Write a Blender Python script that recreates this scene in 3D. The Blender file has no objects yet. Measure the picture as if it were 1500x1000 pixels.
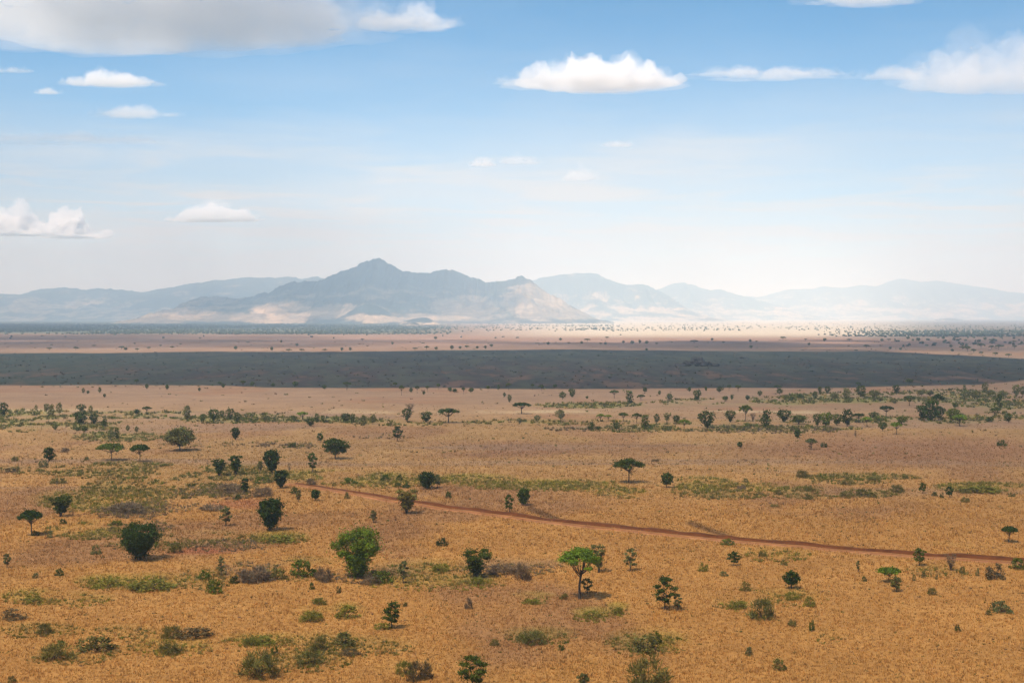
import bpy, math, random
import numpy as np
from mathutils import Vector

# ------------------------------------------------------------------ camera, sky, sun, exposure
F = 50.0 / 36.0 * 1500.0            # focal length in photo pixels
HZ = 464.0                          # row of the true horizon in the photo
CAM_Z = 52.0
PITCH = math.atan((500.0 - HZ) / F)
SUN = Vector((-0.30, -0.42, 0.86)).normalized()     # direction towards the sun
EXPOSURE = 0.62
SUN_STRENGTH = 5.0
SKY_STRENGTH = 0.10
HAZE = 8.7e-5

scene = bpy.context.scene
COL = scene.collection
cam_data = bpy.data.cameras.new('camera')
cam = bpy.data.objects.new('camera', cam_data)
COL.objects.link(cam)
cam_data.lens = 50.0
cam_data.sensor_width = 36.0
cam_data.clip_start = 0.5
cam_data.clip_end = 150000.0
cam.location = (0, 0, CAM_Z)
cam.rotation_euler = (math.pi / 2 - PITCH, 0, 0)
scene.camera = cam

scene.view_settings.view_transform = 'Standard'
scene.view_settings.look = 'None'
scene.view_settings.gamma = 1.0
scene.view_settings.exposure = EXPOSURE
scene.view_settings.use_curve_mapping = False
cy = scene.cycles
cy.max_bounces = 8
cy.diffuse_bounces = 2
cy.glossy_bounces = 1
cy.transmission_bounces = 2
cy.transparent_max_bounces = 8
cy.volume_bounces = 5
cy.use_denoising = True

elev = math.asin(SUN.z)
azim = math.atan2(SUN.x, SUN.y)     # clockwise from +y
world = bpy.data.worlds.new('World')
scene.world = world
world.use_nodes = True
wn, wl = world.node_tree.nodes, world.node_tree.links
wn.clear()
w_out = wn.new('ShaderNodeOutputWorld')
w_bg = wn.new('ShaderNodeBackground')
w_sky = wn.new('ShaderNodeTexSky')
w_sky.sky_type = 'NISHITA'
w_sky.sun_disc = False
w_sky.sun_elevation = elev
w_sky.sun_rotation = azim
w_sky.altitude = 3500
w_sky.air_density = 0.85
w_sky.dust_density = 0.0
w_sky.ozone_density = 1.5
w_bg.inputs['Strength'].default_value = SKY_STRENGTH
# thin high cirrostratus drawn out in streaks, thicker towards the horizon
w_tc = wn.new('ShaderNodeTexCoord')
w_sep = wn.new('ShaderNodeSeparateXYZ')
wl.new(w_tc.outputs['Generated'], w_sep.inputs[0])
w_div = wn.new('ShaderNodeMath'); w_div.operation = 'MAXIMUM'; w_div.inputs[1].default_value = 0.012
wl.new(w_sep.outputs['Z'], w_div.inputs[0])
w_px = wn.new('ShaderNodeMath'); w_px.operation = 'DIVIDE'
w_py = wn.new('ShaderNodeMath'); w_py.operation = 'DIVIDE'
wl.new(w_sep.outputs['X'], w_px.inputs[0]); wl.new(w_div.outputs[0], w_px.inputs[1])
wl.new(w_sep.outputs['Y'], w_py.inputs[0]); wl.new(w_div.outputs[0], w_py.inputs[1])
w_cmb = wn.new('ShaderNodeCombineXYZ')
wl.new(w_px.outputs[0], w_cmb.inputs[0]); wl.new(w_py.outputs[0], w_cmb.inputs[1])
w_nz = wn.new('ShaderNodeTexNoise')
w_nz.inputs['Scale'].default_value = 0.7
w_nz.inputs['Detail'].default_value = 9.0
w_nz.inputs['Roughness'].default_value = 0.58
w_nz.inputs['Distortion'].default_value = 0.5
wl.new(w_cmb.outputs[0], w_nz.inputs['Vector'])
w_r1 = wn.new('ShaderNodeMapRange')
w_r1.inputs['From Min'].default_value = 0.47
w_r1.inputs['From Max'].default_value = 0.70
w_r1.inputs['To Max'].default_value = 0.75
wl.new(w_nz.outputs['Fac'], w_r1.inputs['Value'])
w_r2 = wn.new('ShaderNodeMapRange'); w_r2.interpolation_type = 'SMOOTHSTEP'
w_r2.inputs['From Min'].default_value = 0.03
w_r2.inputs['From Max'].default_value = 0.17
w_r2.inputs['To Min'].default_value = 1.0
w_r2.inputs['To Max'].default_value = 0.12
wl.new(w_sep.outputs['Z'], w_r2.inputs['Value'])
w_r3 = wn.new('ShaderNodeMapRange'); w_r3.interpolation_type = 'SMOOTHSTEP'      # milky air low down
w_r3.inputs['From Min'].default_value = 0.02
w_r3.inputs['From Max'].default_value = 0.205
w_r3.inputs['To Min'].default_value = 0.88
w_r3.inputs['To Max'].default_value = 0.0
w_n2 = wn.new('ShaderNodeTexNoise')
w_n2.inputs['Scale'].default_value = 0.16
w_n2.inputs['Detail'].default_value = 7.0
w_n2.inputs['Roughness'].default_value = 0.55
wl.new(w_cmb.outputs[0], w_n2.inputs['Vector'])
w_add = wn.new('ShaderNodeMath'); w_add.operation = 'MULTIPLY_ADD'      # the veil's upper edge rises and falls
w_add.inputs[1].default_value = -0.26
wl.new(w_n2.outputs['Fac'], w_add.inputs[0])
w_ad2 = wn.new('ShaderNodeMath'); w_ad2.operation = 'ADD'; w_ad2.inputs[1].default_value = 0.13
wl.new(w_sep.outputs['Z'], w_ad2.inputs[0]); wl.new(w_ad2.outputs[0], w_add.inputs[2])
wl.new(w_add.outputs[0], w_r3.inputs['Value'])
w_mx = wn.new('ShaderNodeMath'); w_mx.operation = 'ADD'; w_mx.use_clamp = True
w_m = wn.new('ShaderNodeMath'); w_m.operation = 'MULTIPLY'
wl.new(w_r1.outputs[0], w_m.inputs[0]); wl.new(w_r2.outputs[0], w_m.inputs[1])
w_mix = wn.new('ShaderNodeMix'); w_mix.data_type = 'RGBA'
wl.new(w_m.outputs[0], w_mx.inputs[0]); wl.new(w_r3.outputs[0], w_mx.inputs[1])
wl.new(w_mx.outputs[0], w_mix.inputs['Factor'])
w_hs = wn.new('ShaderNodeHueSaturation')
w_hs.inputs['Hue'].default_value = 0.487
w_hs.inputs['Saturation'].default_value = 1.28
w_hs.inputs['Value'].default_value = 1.10
wl.new(w_sky.outputs[0], w_hs.inputs['Color'])
wl.new(w_hs.outputs[0], w_mix.inputs['A'])
w_mix.inputs['B'].default_value = (5.2, 5.5, 5.8, 1)
wl.new(w_mix.outputs['Result'], w_bg.inputs['Color'])
wl.new(w_bg.outputs[0], w_out.inputs['Surface'])

sun_data = bpy.data.lights.new('sun', 'SUN')
sun_data.energy = SUN_STRENGTH
sun_data.angle = math.radians(0.53)
sun_data.color = (1.0, 0.95, 0.88)
sun = bpy.data.objects.new('sun', sun_data)
COL.objects.link(sun)
sun.rotation_euler = (-SUN).to_track_quat('-Z', 'Y').to_euler()

# ------------------------------------------------------------------ helpers
rng = np.random.default_rng(7)


def _hash(ix, iy, seed):
    ix = ix.astype(np.uint64); iy = iy.astype(np.uint64)
    h = ix * np.uint64(374761393) + iy * np.uint64(668265263) + np.uint64(seed * 2246822519 + 97)
    h = (h ^ (h >> np.uint64(13))) * np.uint64(1274126177)
    h = h ^ (h >> np.uint64(16))
    return (h & np.uint64(0xFFFFFF)).astype(np.float64) / 0xFFFFFF


def vnoise(x, y, seed=0):
    """smooth value noise, 0..1"""
    x = np.asarray(x, float) + 100000.0; y = np.asarray(y, float) + 100000.0
    ix = np.floor(x); iy = np.floor(y)
    fx = x - ix; fy = y - iy
    fx = fx * fx * fx * (fx * (fx * 6 - 15) + 10); fy = fy * fy * fy * (fy * (fy * 6 - 15) + 10)
    a = _hash(ix, iy, seed); b = _hash(ix + 1, iy, seed); c = _hash(ix, iy + 1, seed); d = _hash(ix + 1, iy + 1, seed)
    return (a * (1 - fx) + b * fx) * (1 - fy) + (c * (1 - fx) + d * fx) * fy


def vnoise3(p, seed=0):
    """smooth value noise in space, 0..1"""
    z = p[:, 2]; iz = np.floor(z); f = z - iz; f = f * f * (3 - 2 * f)
    out = np.zeros(len(p))
    for o_ in (0, 1):
        k = iz + o_
        out += vnoise(p[:, 0] + k * 37.31, p[:, 1] + k * 91.77, seed) * (f if o_ else 1 - f)
    return out


def fbm(x, y, seed=0, octaves=4, gain=0.5):
    s = 0.0; a = 1.0; t = 0.0
    x = np.asarray(x, float); y = np.asarray(y, float)
    for k in range(octaves):
        s = s + a * vnoise(x * 2 ** k, y * 2 ** k, seed + k * 17); t += a; a *= gain
    return s / t


def sstep(a, b, v):
    t = np.clip((v - a) / (b - a), 0, 1)
    return t * t * (3 - 2 * t)


def height(x, y):
    """height of the ground; the lookout hill stands under the camera"""
    x = np.asarray(x, float); y = np.asarray(y, float)
    r = np.hypot(x, y)
    hill = 47.5 * np.clip(1 - r / 150.0, 0, 1) ** 1.15
    far = 1 - sstep(1500, 3200, r)
    near = sstep(120, 200, r)
    u = (fbm(x / 140.0, y / 140.0, 3, 3) - 0.5) * 1.6 + (vnoise(x / 520.0, y / 520.0, 5) - 0.5) * 2.6
    u = u + (vnoise(x / 9.0, y / 9.0, 8) - 0.5) * 0.25 * (1 - sstep(400, 900, r))
    return hill + u * far * near


CA, SA = math.cos(PITCH), math.sin(PITCH)


def at(px, py):
    """ground point that the photograph shows at a pixel"""
    u = (px - 750.0) / F; v = (500.0 - py) / F
    d = (u, CA + v * SA, -SA + v * CA)
    h = 0.0
    for _ in range(6):
        t = (h - CAM_Z) / d[2]
        x, y = d[0] * t, d[1] * t
        h = float(height(x, y))
    return x, y, h


def at_many(px, py):
    """the same for arrays of pixels"""
    u = (np.asarray(px, float) - 750.0) / F; v = (500.0 - np.asarray(py, float)) / F
    dy_, dz_ = CA + v * SA, -SA + v * CA
    h = np.zeros_like(u)
    for _ in range(5):
        t = (h - CAM_Z) / dz_
        h = height(u * t, dy_ * t)
    return np.stack([u * t, dy_ * t, h], 1)


def to_px(x, y, z=0.0):
    """world to photo pixels (arrays)"""
    zc = y * CA - (z - CAM_Z) * SA
    yc = y * SA + (z - CAM_Z) * CA
    zc = np.where(np.abs(zc) < 1e-3, 1e-3, zc)
    return 750.0 + F * x / zc, 500.0 - F * yc / zc


def tag(o, label=None, cat=None, group=None, kind=None):
    if label: o['label'] = label
    if cat: o['category'] = cat
    if group: o['group'] = group
    if kind: o['kind'] = kind
    return o


def make_mesh(name, V, Fc, mats=(), col=None, smooth=False, mat_index=None):
    V = np.asarray(V, np.float32).reshape(-1, 3); Fc = np.asarray(Fc, np.int32)
    me = bpy.data.meshes.new(name)
    n, k = Fc.shape
    me.vertices.add(len(V)); me.vertices.foreach_set('co', V.ravel())
    me.loops.add(n * k); me.loops.foreach_set('vertex_index', Fc.ravel())
    me.polygons.add(n)
    me.polygons.foreach_set('loop_start', np.arange(0, n * k, k, dtype=np.int32))
    me.polygons.foreach_set('loop_total', np.full(n, k, np.int32))
    for m in mats: me.materials.append(m)
    if mat_index is not None: me.polygons.foreach_set('material_index', np.asarray(mat_index, np.int32))
    me.update(calc_edges=True)
    me.polygons.foreach_set('use_smooth', np.full(n, bool(smooth)))
    if col is not None:
        c = np.asarray(col, np.float32)
        if c.ndim == 1: c = np.repeat(c[:, None], 3, 1)
        if c.shape[1] == 3: c = np.concatenate([c, np.ones((len(c), 1), np.float32)], 1)
        a = me.color_attributes.new('tint', 'FLOAT_COLOR', 'POINT')
        a.data.foreach_set('color', c.ravel())
    return me


def link(name, me, parent=None, loc=None):
    o = bpy.data.objects.new(name, me)
    COL.objects.link(o)
    if parent is not None: o.parent = parent
    if loc is not None: o.location = loc
    return o


def new_mat(name):
    m = bpy.data.materials.new(name); m.use_nodes = True
    nt = m.node_tree
    b = nt.nodes['Principled BSDF']
    b.inputs['Specular IOR Level'].default_value = 0.15
    b.inputs['Roughness'].default_value = 0.85
    return m, nt.nodes, nt.links, b


def node_mul(N, L, a, b):
    m = N.new('ShaderNodeMix'); m.data_type = 'RGBA'; m.blend_type = 'MULTIPLY'
    m.inputs['Factor'].default_value = 1.0
    L.new(a, m.inputs['A']); L.new(b, m.inputs['B'])
    return m.outputs['Result']


def attr(N, name='tint'):
    a = N.new('ShaderNodeAttribute'); a.attribute_name = name
    return a.outputs['Color']


def ramp_noise(N, L, scale, lo, hi, detail=5.0, rough=0.6, stretch=None):
    tc = N.new('ShaderNodeNewGeometry')
    src = tc.outputs['Position']
    if stretch:
        mp = N.new('ShaderNodeMapping'); mp.inputs['Scale'].default_value = stretch
        L.new(src, mp.inputs['Vector']); src = mp.outputs[0]
    nz = N.new('ShaderNodeTexNoise')
    nz.inputs['Scale'].default_value = scale
    nz.inputs['Detail'].default_value = detail
    nz.inputs['Roughness'].default_value = rough
    L.new(src, nz.inputs['Vector'])
    r = N.new('ShaderNodeValToRGB')
    r.color_ramp.elements[0].position = 0.32; r.color_ramp.elements[1].position = 0.70
    r.color_ramp.elements[0].color = (*lo, 1); r.color_ramp.elements[1].color = (*hi, 1)
    L.new(nz.outputs['Fac'], r.inputs['Fac'])
    return r.outputs['Color'], nz.outputs['Fac']


# ------------------------------------------------------------------ materials
M = {}
m, N, L, b = new_mat('savanna_ground')
c1, f1 = ramp_noise(N, L, 0.9, (0.72, 0.70, 0.66), (1.22, 1.2, 1.16), 6, 0.7)
c2, f2 = ramp_noise(N, L, 0.045, (0.86, 0.83, 0.80), (1.1, 1.1, 1.1), 5, 0.6)
L.new(node_mul(N, L, node_mul(N, L, attr(N), c1), c2), b.inputs['Base Color'])
b.inputs['Roughness'].default_value = 0.95
bp = N.new('ShaderNodeBump'); bp.inputs['Strength'].default_value = 0.6; bp.inputs['Distance'].default_value = 0.25
L.new(f1, bp.inputs['Height']); L.new(bp.outputs[0], b.inputs['Normal'])
M['ground'] = m

m, N, L, b = new_mat('red_earth_track')
c1, f1 = ramp_noise(N, L, 1.3, (0.75, 0.72, 0.7), (1.2, 1.2, 1.2), 6, 0.7)
L.new(node_mul(N, L, attr(N), c1), b.inputs['Base Color'])
M['track'] = m

m, N, L, b = new_mat('mountain_slope')
c1, f1 = ramp_noise(N, L, 0.008, (0.28, 0.32, 0.32), (1.9, 1.75, 1.6), 10, 0.8)
L.new(node_mul(N, L, attr(N), c1), b.inputs['Base Color'])
bp = N.new('ShaderNodeBump'); bp.inputs['Strength'].default_value = 0.8; bp.inputs['Distance'].default_value = 40.0
L.new(f1, bp.inputs['Height']); L.new(bp.outputs[0], b.inputs['Normal'])
M['mountain'] = m


def leaf_mat(name, object_colour=True, trans=0.25):
    m, N, L, b = new_mat(name)
    if object_colour:
        oi = N.new('ShaderNodeObjectInfo')
        c = node_mul(N, L, oi.outputs['Color'], attr(N))
    else:
        c = attr(N)
    L.new(c, b.inputs['Base Color'])
    b.inputs['Roughness'].default_value = 0.7
    tr = N.new('ShaderNodeBsdfTranslucent'); L.new(c, tr.inputs['Color'])
    mx = N.new('ShaderNodeMixShader'); mx.inputs[0].default_value = trans
    L.new(b.outputs[0], mx.inputs[1]); L.new(tr.outputs[0], mx.inputs[2])
    L.new(mx.outputs[0], N['Material Output'].inputs['Surface'])
    return m


M['leaf'] = leaf_mat('leaves')
M['grass'] = leaf_mat('dry_grass_blades', False, 0.3)
M['scrub'] = leaf_mat('scrub_leaves', False, 0.2)
m, N, L, b = new_mat('bark')
c1, f1 = ramp_noise(N, L, 6.0, (0.05, 0.036, 0.026), (0.11, 0.085, 0.062), 5, 0.6, (1, 1, 0.25))
L.new(c1, b.inputs['Base Color'])
M['bark'] = m
m, N, L, b = new_mat('dark_rock')
c1, f1 = ramp_noise(N, L, 0.5, (0.014, 0.014, 0.016), (0.05, 0.046, 0.044), 6, 0.6)
L.new(c1, b.inputs['Base Color'])
M['rock'] = m


def volume_mat(name, density, color=(1, 1, 1), aniso=0.0, clear=False):
    m = bpy.data.materials.new(name); m.use_nodes = True
    N, L = m.node_tree.nodes, m.node_tree.links
    N.remove(N['Principled BSDF'])
    v = N.new('ShaderNodeVolumePrincipled')
    v.inputs['Color'].default_value = (*color, 1)
    v.inputs['Density'].default_value = density
    v.inputs['Anisotropy'].default_value = aniso
    if clear: v.inputs['Absorption Color'].default_value = (1, 1, 1, 1)      # the air scatters, it does not absorb
    L.new(v.outputs[0], N['Material Output'].inputs['Volume'])
    return m


# ------------------------------------------------------------------ ground
def catmull_lookup(pts, x):
    p = np.array(pts, float)
    return np.interp(x, p[:, 0], p[:, 1])


TRACK_PX = [(425, 708.5), (455, 712.5), (490, 718), (530, 725), (575, 733), (620, 740), (680, 748), (750, 757), (820, 766.5), (900, 774),
            (980, 783), (1060, 791), (1120, 796), (1200, 803), (1280, 810), (1360, 816), (1430, 820), (1500, 824), (1600, 829)]
TRACK = np.array([at(*p)[:2] for p in TRACK_PX])


def track_dist(x, y):
    d = np.full(np.shape(x), 1e9)
    for a, bb in zip(TRACK[:-1], TRACK[1:]):
        e = bb - a; l2 = (e ** 2).sum()
        t = np.clip(((x - a[0]) * e[0] + (y - a[1]) * e[1]) / l2, 0, 1)
        d = np.minimum(d, np.hypot(x - a[0] - t * e[0], y - a[1] - t * e[1]))
    return d


# green ground cover: centre x, y, half width, half height in photo pixels, strength, colour
PATCHES = [
    (170, 690, 110, 12, .8, 'o'), (300, 688, 95, 8, .6, 'o'), (250, 715, 120, 16, .8, 'o'), (150, 735, 90, 16, .7, 'y'), (330, 700, 90, 10, .6, 'g'),
    (190, 752, 50, 10, .8, 'p'), (320, 722, 60, 10, .8, 'p'), (240, 742, 60, 8, .6, 'p'), (130, 778, 60, 12, .9, 'y'), (200, 772, 50, 9, .6, 'p'), (290, 790, 90, 9, .5, 'o'),
    (470, 698, 70, 8, .7, 'y'), (560, 704, 90, 10, .8, 'y'), (680, 703, 70, 6, .8, 'y'), (720, 712, 50, 6, .7, 'y'), (800, 712, 70, 7, .8, 'y'),
    (880, 712, 90, 8, .8, 'y'), (930, 722, 60, 8, .6, 'y'), (1030, 710, 45, 10, 1., 'y'), (1060, 725, 60, 7, .7, 'o'), (1110, 714, 70, 6, .6, 'y'),
    (1190, 700, 60, 4, .7, 'o'), (1260, 699, 80, 5, .8, 'o'), (1240, 706, 60, 4, .6, 'o'), (1440, 714, 65, 7, 1., 'y'), (1180, 722, 60, 9, .5, 'o'), (1260, 724, 50, 6, .6, 'o'),
    (220, 800, 60, 6, .6, 'o'), (330, 800, 60, 8, .5, 'p'), (410, 790, 40, 7, .8, 'y'), (160, 855, 45, 9, .9, 'y'), (225, 856, 45, 11, .9, 'y'), (300, 850, 40, 14, .7, 'o'),
    (370, 838, 55, 14, .8, 'p'), (440, 836, 50, 14, .8, 'o'), (545, 846, 60, 10, .7, 'p'), (620, 838, 70, 12, .6, 'o'), (640, 858, 90, 8, .6, 'y'), (740, 836, 60, 9, .8, 'p'), (800, 834, 30, 7, .6, 'p'),
    (50, 876, 45, 10, .8, 'y'), (110, 880, 50, 9, .6, 'y'), (60, 925, 60, 10, .6, 'o'), (100, 955, 70, 18, .8, 'o'), (180, 930, 50, 10, .5, 'o'), (250, 950, 60, 12, .6, 'y'), (380, 940, 50, 9, .8, 'y'),
    (460, 905, 50, 10, .8, 'y'), (508, 902, 26, 12, .9, 'y'), (470, 945, 60, 14, .7, 'o'), (440, 970, 70, 14, .7, 'o'), (530, 950, 70, 12, .6, 'o'), (600, 985, 40, 12, .7, 'y'),
    (790, 935, 50, 9, .7, 'o'), (945, 945, 55, 16, .7, 'o'), (985, 945, 30, 10, .5, 'y'), (870, 905, 30, 7, .8, 'y'), (905, 897, 16, 6, .8, 'y'), (780, 880, 30, 5, .8, 'y'), (1090, 888, 40, 8, .8, 'y'), (1160, 878, 50, 10, .8, 'y'),
    (1140, 862, 50, 8, .4, 'o'), (1350, 805, 80, 7, .5, 'y'), (1440, 812, 50, 7, .5, 'y'), (1390, 838, 60, 8, .5, 'o'), (1130, 815, 60, 8, .4, 'y'), (1190, 935, 40, 8, .3, 'o'), (700, 853, 24, 5, .9, 'y'), (20, 690, 40, 5, .5, 'o'),
    # stream lines among the middle trees
    (60, 615, 110, 14, .9, 'g'), (60, 627, 100, 6, .8, 'o'), (170, 640, 60, 7, .9, 'g'), (240, 608, 160, 5, .8, 'g'), (330, 615, 60, 5, .8, 'g'), (440, 615, 110, 4, .8, 'g'), (540, 619, 60, 4, .8, 'o'),
    (640, 621, 130, 3, .7, 'o'), (800, 619, 120, 4, .6, 'o'), (860, 629, 60, 3, .7, 'p'), (930, 628, 70, 5, .7, 'g'), (1060, 626, 120, 6, .8, 'g'), (1180, 622, 110, 8, .9, 'g'), (1130, 630, 100, 5, .7, 'p'),
    (860, 594, 70, 4, .9, 'g'), (920, 592, 60, 3, .7, 'g'), (1020, 588, 50, 4, .8, 'g'), (1140, 587, 70, 5, .8, 'g'), (1260, 582, 110, 7, .9, 'g'), (1390, 580, 90, 9, .8, 'g'), (1460, 590, 60, 9, .7, 'g'), (1300, 617, 140, 6, .6, 'g'), (1440, 610, 70, 6, .6, 'g'),
    (430, 652, 70, 5, .6, 'p'), (300, 651, 60, 4, .5, 'p'), (560, 640, 40, 3, .3, 'p'),
]
LEAF = {'d': (0.056, 0.074, 0.006), 'm': (0.090, 0.108, 0.008), 'l': (0.140, 0.188, 0.012), 'o': (0.150, 0.125, 0.026), 'g': (0.135, 0.130, 0.036),
        'y': (0.195, 0.170, 0.022), 'p': (0.180, 0.124, 0.070), 'b': (0.135, 0.090, 0.034), 'k': (0.036, 0.056, 0.003)}


def patch_masks(px, py, seed):
    """how much of each ground-cover colour grows at a photo position"""
    out = {}
    for k, (cx, cy_, rx, ry, s, c) in enumerate(PATCHES):
        q = ((px - cx) / (rx * 1.15)) ** 2 + ((py - cy_) / (ry * 1.15)) ** 2
        w = s * np.clip(1.25 - q, 0, 1)
        out[c] = np.maximum(out.get(c, 0.0), w)
    return out


BURN_NEAR = [(-900, 556), (0, 562), (200, 563.5), (420, 566), (650, 567.5), (900, 568), (1200, 566.5), (1350, 564), (1430, 561.5), (1465, 558.5), (1500, 555), (1560, 552), (2400, 549)]
BURN_FAR = [(-900, 521), (0, 517.5), (160, 516.5), (330, 514), (500, 515.5), (650, 513.5), (800, 511.5), (900, 513), (1100, 515), (1280, 515), (1400, 519.5), (1500, 525.5), (1560, 528), (2400, 530)]


def burn_mask(px, py, x, y):
    n = (fbm(x / 60.0, y / 90.0, 41, 4) - 0.5) * 3.0
    near = np.interp(px, *np.array(BURN_NEAR).T); farr = np.interp(px, *np.array(BURN_FAR).T)
    return sstep(-0.8, 0.5, near + n * 1.3 - py) * sstep(-0.6, 0.6, py - farr + n * 0.7)


def ground_colour(x, y):
    z = np.zeros_like(x)
    px, py = to_px(x, y, z)
    front = y > 60
    px = np.where(front, px, 750.0); py = np.where(front, py, 1000.0)
    C = lambda *c: np.array(c)[None, :]
    mixc = lambda a, b_, t: a * (1 - t[:, None]) + b_ * t[:, None]
    n1 = fbm(x / 45.0, y / 80.0, 21, 5); n2 = fbm(x / 14.0, y / 22.0, 22, 4); n3 = fbm(x / 220.0, y / 330.0, 23, 4)
    # dry grass, tawnier near by and pinker far out
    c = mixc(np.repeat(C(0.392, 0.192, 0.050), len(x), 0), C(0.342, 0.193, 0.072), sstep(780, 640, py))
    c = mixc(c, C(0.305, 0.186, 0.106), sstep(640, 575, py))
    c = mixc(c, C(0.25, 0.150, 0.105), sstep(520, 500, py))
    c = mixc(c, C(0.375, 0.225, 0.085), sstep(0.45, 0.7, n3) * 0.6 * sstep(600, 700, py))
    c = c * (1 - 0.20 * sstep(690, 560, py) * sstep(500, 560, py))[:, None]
    c = c * (0.84 + 0.32 * fbm(x / 95.0, y / 130.0, 27, 4, .6))[:, None]      # taller and shorter, greyer and yellower stands of grass
    # reddish bare earth
    red = sstep(0.53, 0.70, n1) * 0.6
    red = np.maximum(red, 0.95 * np.clip(1.2 - ((px - 690) / 230) ** 2 - ((py - 660) / 15) ** 2, 0, 1) * sstep(0.2, 0.55, n1))
    red = np.maximum(red, 0.85 * np.clip(1.2 - ((px - 1330) / 330) ** 2 - ((py - 662) / 28) ** 2, 0, 1) * sstep(0.1, 0.55, n1))
    c = mixc(c, C(0.245, 0.120, 0.056), red)
    bare = np.clip(1.2 - ((px - 270) / 85) ** 2 - ((py - 812) / 6) ** 2, 0, 1) * sstep(0.3, 0.55, n2)
    bare = np.maximum(bare, np.clip(1.2 - ((px - 360) / 60) ** 2 - ((py - 742) / 9) ** 2, 0, 1) * 0.6)
    c = mixc(c, C(0.33, 0.115, 0.05), bare)
    # straw-yellow horizontal flats among the middle trees
    c = mixc(c, C(0.44, 0.33, 0.19), 0.7 * sstep(5, 0, np.abs(py - 603 - 3 * (n3 - .5))) * sstep(0.4, 0.6, n1))
    streak = sstep(0.56, 0.70, fbm(x / 150.0, y / 28.0, 29, 4)) * sstep(760, 690, py)
    c = mixc(c, C(0.25, 0.155, 0.095), streak * 0.55)
    # ground cover tints the soil
    for k, w in patch_masks(px, py, 1).items():
        w = w * sstep(0.30, 0.62, n2 * 0.6 + n1 * 0.4)
        c = mixc(c, np.array(LEAF[k])[None, :] * 1.35, np.clip(w, 0, 1) * np.where(py < 640, .85, .60))
    # burnt grassland: char, with new green on the left and purplish ash in the middle
    bm = burn_mask(px, py, x, y)
    ash = mixc(np.repeat(C(0.018, 0.024, 0.018), len(x), 0), C(0.022, 0.042, 0.018), sstep(330, 40, px + 300 * (n3 - .5)))
    ash = mixc(ash, C(0.036, 0.026, 0.024), np.clip(1.3 - ((px - 640) / 480) ** 2 - ((py - 552) / 20) ** 2, 0, 1) * sstep(0.35, 0.6, n1))
    ash = mixc(ash, C(0.028, 0.044, 0.022), 0.8 * sstep(0.45, 0.62, n3) * sstep(545, 525, py))
    ash = mixc(ash, C(0.13, 0.085, 0.05), sstep(0.62, 0.78, n2) * 0.5)
    mot = fbm(x / 22.0, y / 110.0, 45, 6, .72)
    ash = mixc(ash, C(0.070, 0.080, 0.048), sstep(0.48, 0.64, mot) * 0.75)
    ash = mixc(ash, C(0.19, 0.110, 0.066), sstep(0.46, 0.30, mot) * 0.7 * sstep(525, 548, py))
    c = mixc(c, ash * np.array([.52, .50, .50]), bm * 0.98)
    # woodland floor far out
    wood = sstep(492, 486, py) * sstep(760, 560, px) + sstep(1230, 1330, px) * sstep(503, 488, py) * 0.6
    c = mixc(c, C(0.070, 0.082, 0.045), np.clip(wood, 0, 1) * 0.92)
    c = mixc(c, C(0.54, 0.46, 0.34), sstep(497, 488, py) * sstep(640, 900, px) * sstep(1420, 1200, px) * 0.8)  # sunlight on the open far plain, painted in as paler ground
    # grassy wheel marks beside the track
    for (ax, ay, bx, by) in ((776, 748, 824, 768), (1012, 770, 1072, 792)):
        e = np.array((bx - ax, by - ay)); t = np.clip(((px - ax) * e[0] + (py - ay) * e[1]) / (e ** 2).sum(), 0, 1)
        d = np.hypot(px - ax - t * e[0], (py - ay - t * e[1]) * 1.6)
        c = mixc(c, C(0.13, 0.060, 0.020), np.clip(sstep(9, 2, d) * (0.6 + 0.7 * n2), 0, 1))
    lane = track_dist(x, y)
    c = mixc(c, C(0.38, 0.185, 0.06), sstep(5.0, 2.5, lane) * 0.6)
    return c


th_in = np.linspace(-23, 23, 345); th_out = np.linspace(23, 337, 80)[1:-1]
TH = np.radians(np.concatenate([th_in, th_out]))
R = [0.0, 6, 14, 24, 36, 50, 66, 84, 104, 126, 145]
r = 158.0
while r < 45000:
    R.append(r)
    r *= 1.0062 if r < 1250 else (1.011 if r < 6500 else 1.045)
R.append(45000.0); R = np.array(R)
rr, tt = np.meshgrid(R[1:], TH, indexing='ij')
gx = (rr * np.sin(tt)).ravel(); gy = (rr * np.cos(tt)).ravel()
gx = np.concatenate([[0.0], gx]); gy = np.concatenate([[0.0], gy])
GV = np.stack([gx, gy, height(gx, gy)], 1)
nt_ = len(TH); nr_ = len(R) - 1
i, j = np.meshgrid(np.arange(nr_ - 1), np.arange(nt_), indexing='ij')
j2 = (j + 1) % nt_
a = 1 + i * nt_ + j; b_ = 1 + i * nt_ + j2; c_ = 1 + (i + 1) * nt_ + j2; d_ = 1 + (i + 1) * nt_ + j
GF = np.stack([a.ravel(), b_.ravel(), c_.ravel(), d_.ravel()], 1)[:, ::-1]
k = np.arange(nt_)
centre = np.stack([np.zeros(nt_, int), 1 + (k + 1) % nt_, 1 + k, 1 + k], 1)
GF = np.concatenate([GF, ], 0)
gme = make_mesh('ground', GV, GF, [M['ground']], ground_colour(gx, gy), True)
ground = link('ground', gme)
tag(ground, 'dry tawny savanna plain with a dark burnt strip', None, None, 'structure')
# the top of the lookout hill (the small disc the grid leaves open)
cap = make_mesh('hilltop', GV[:nt_ + 1], np.stack([np.zeros(nt_, int), 1 + (k + 1) % nt_, 1 + k], 1), [M['ground']], ground_colour(gx[:nt_ + 1], gy[:nt_ + 1]), True)
tag(link('terrain', cap), 'dry grassy top of the lookout hill', None, None, 'structure')

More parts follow.
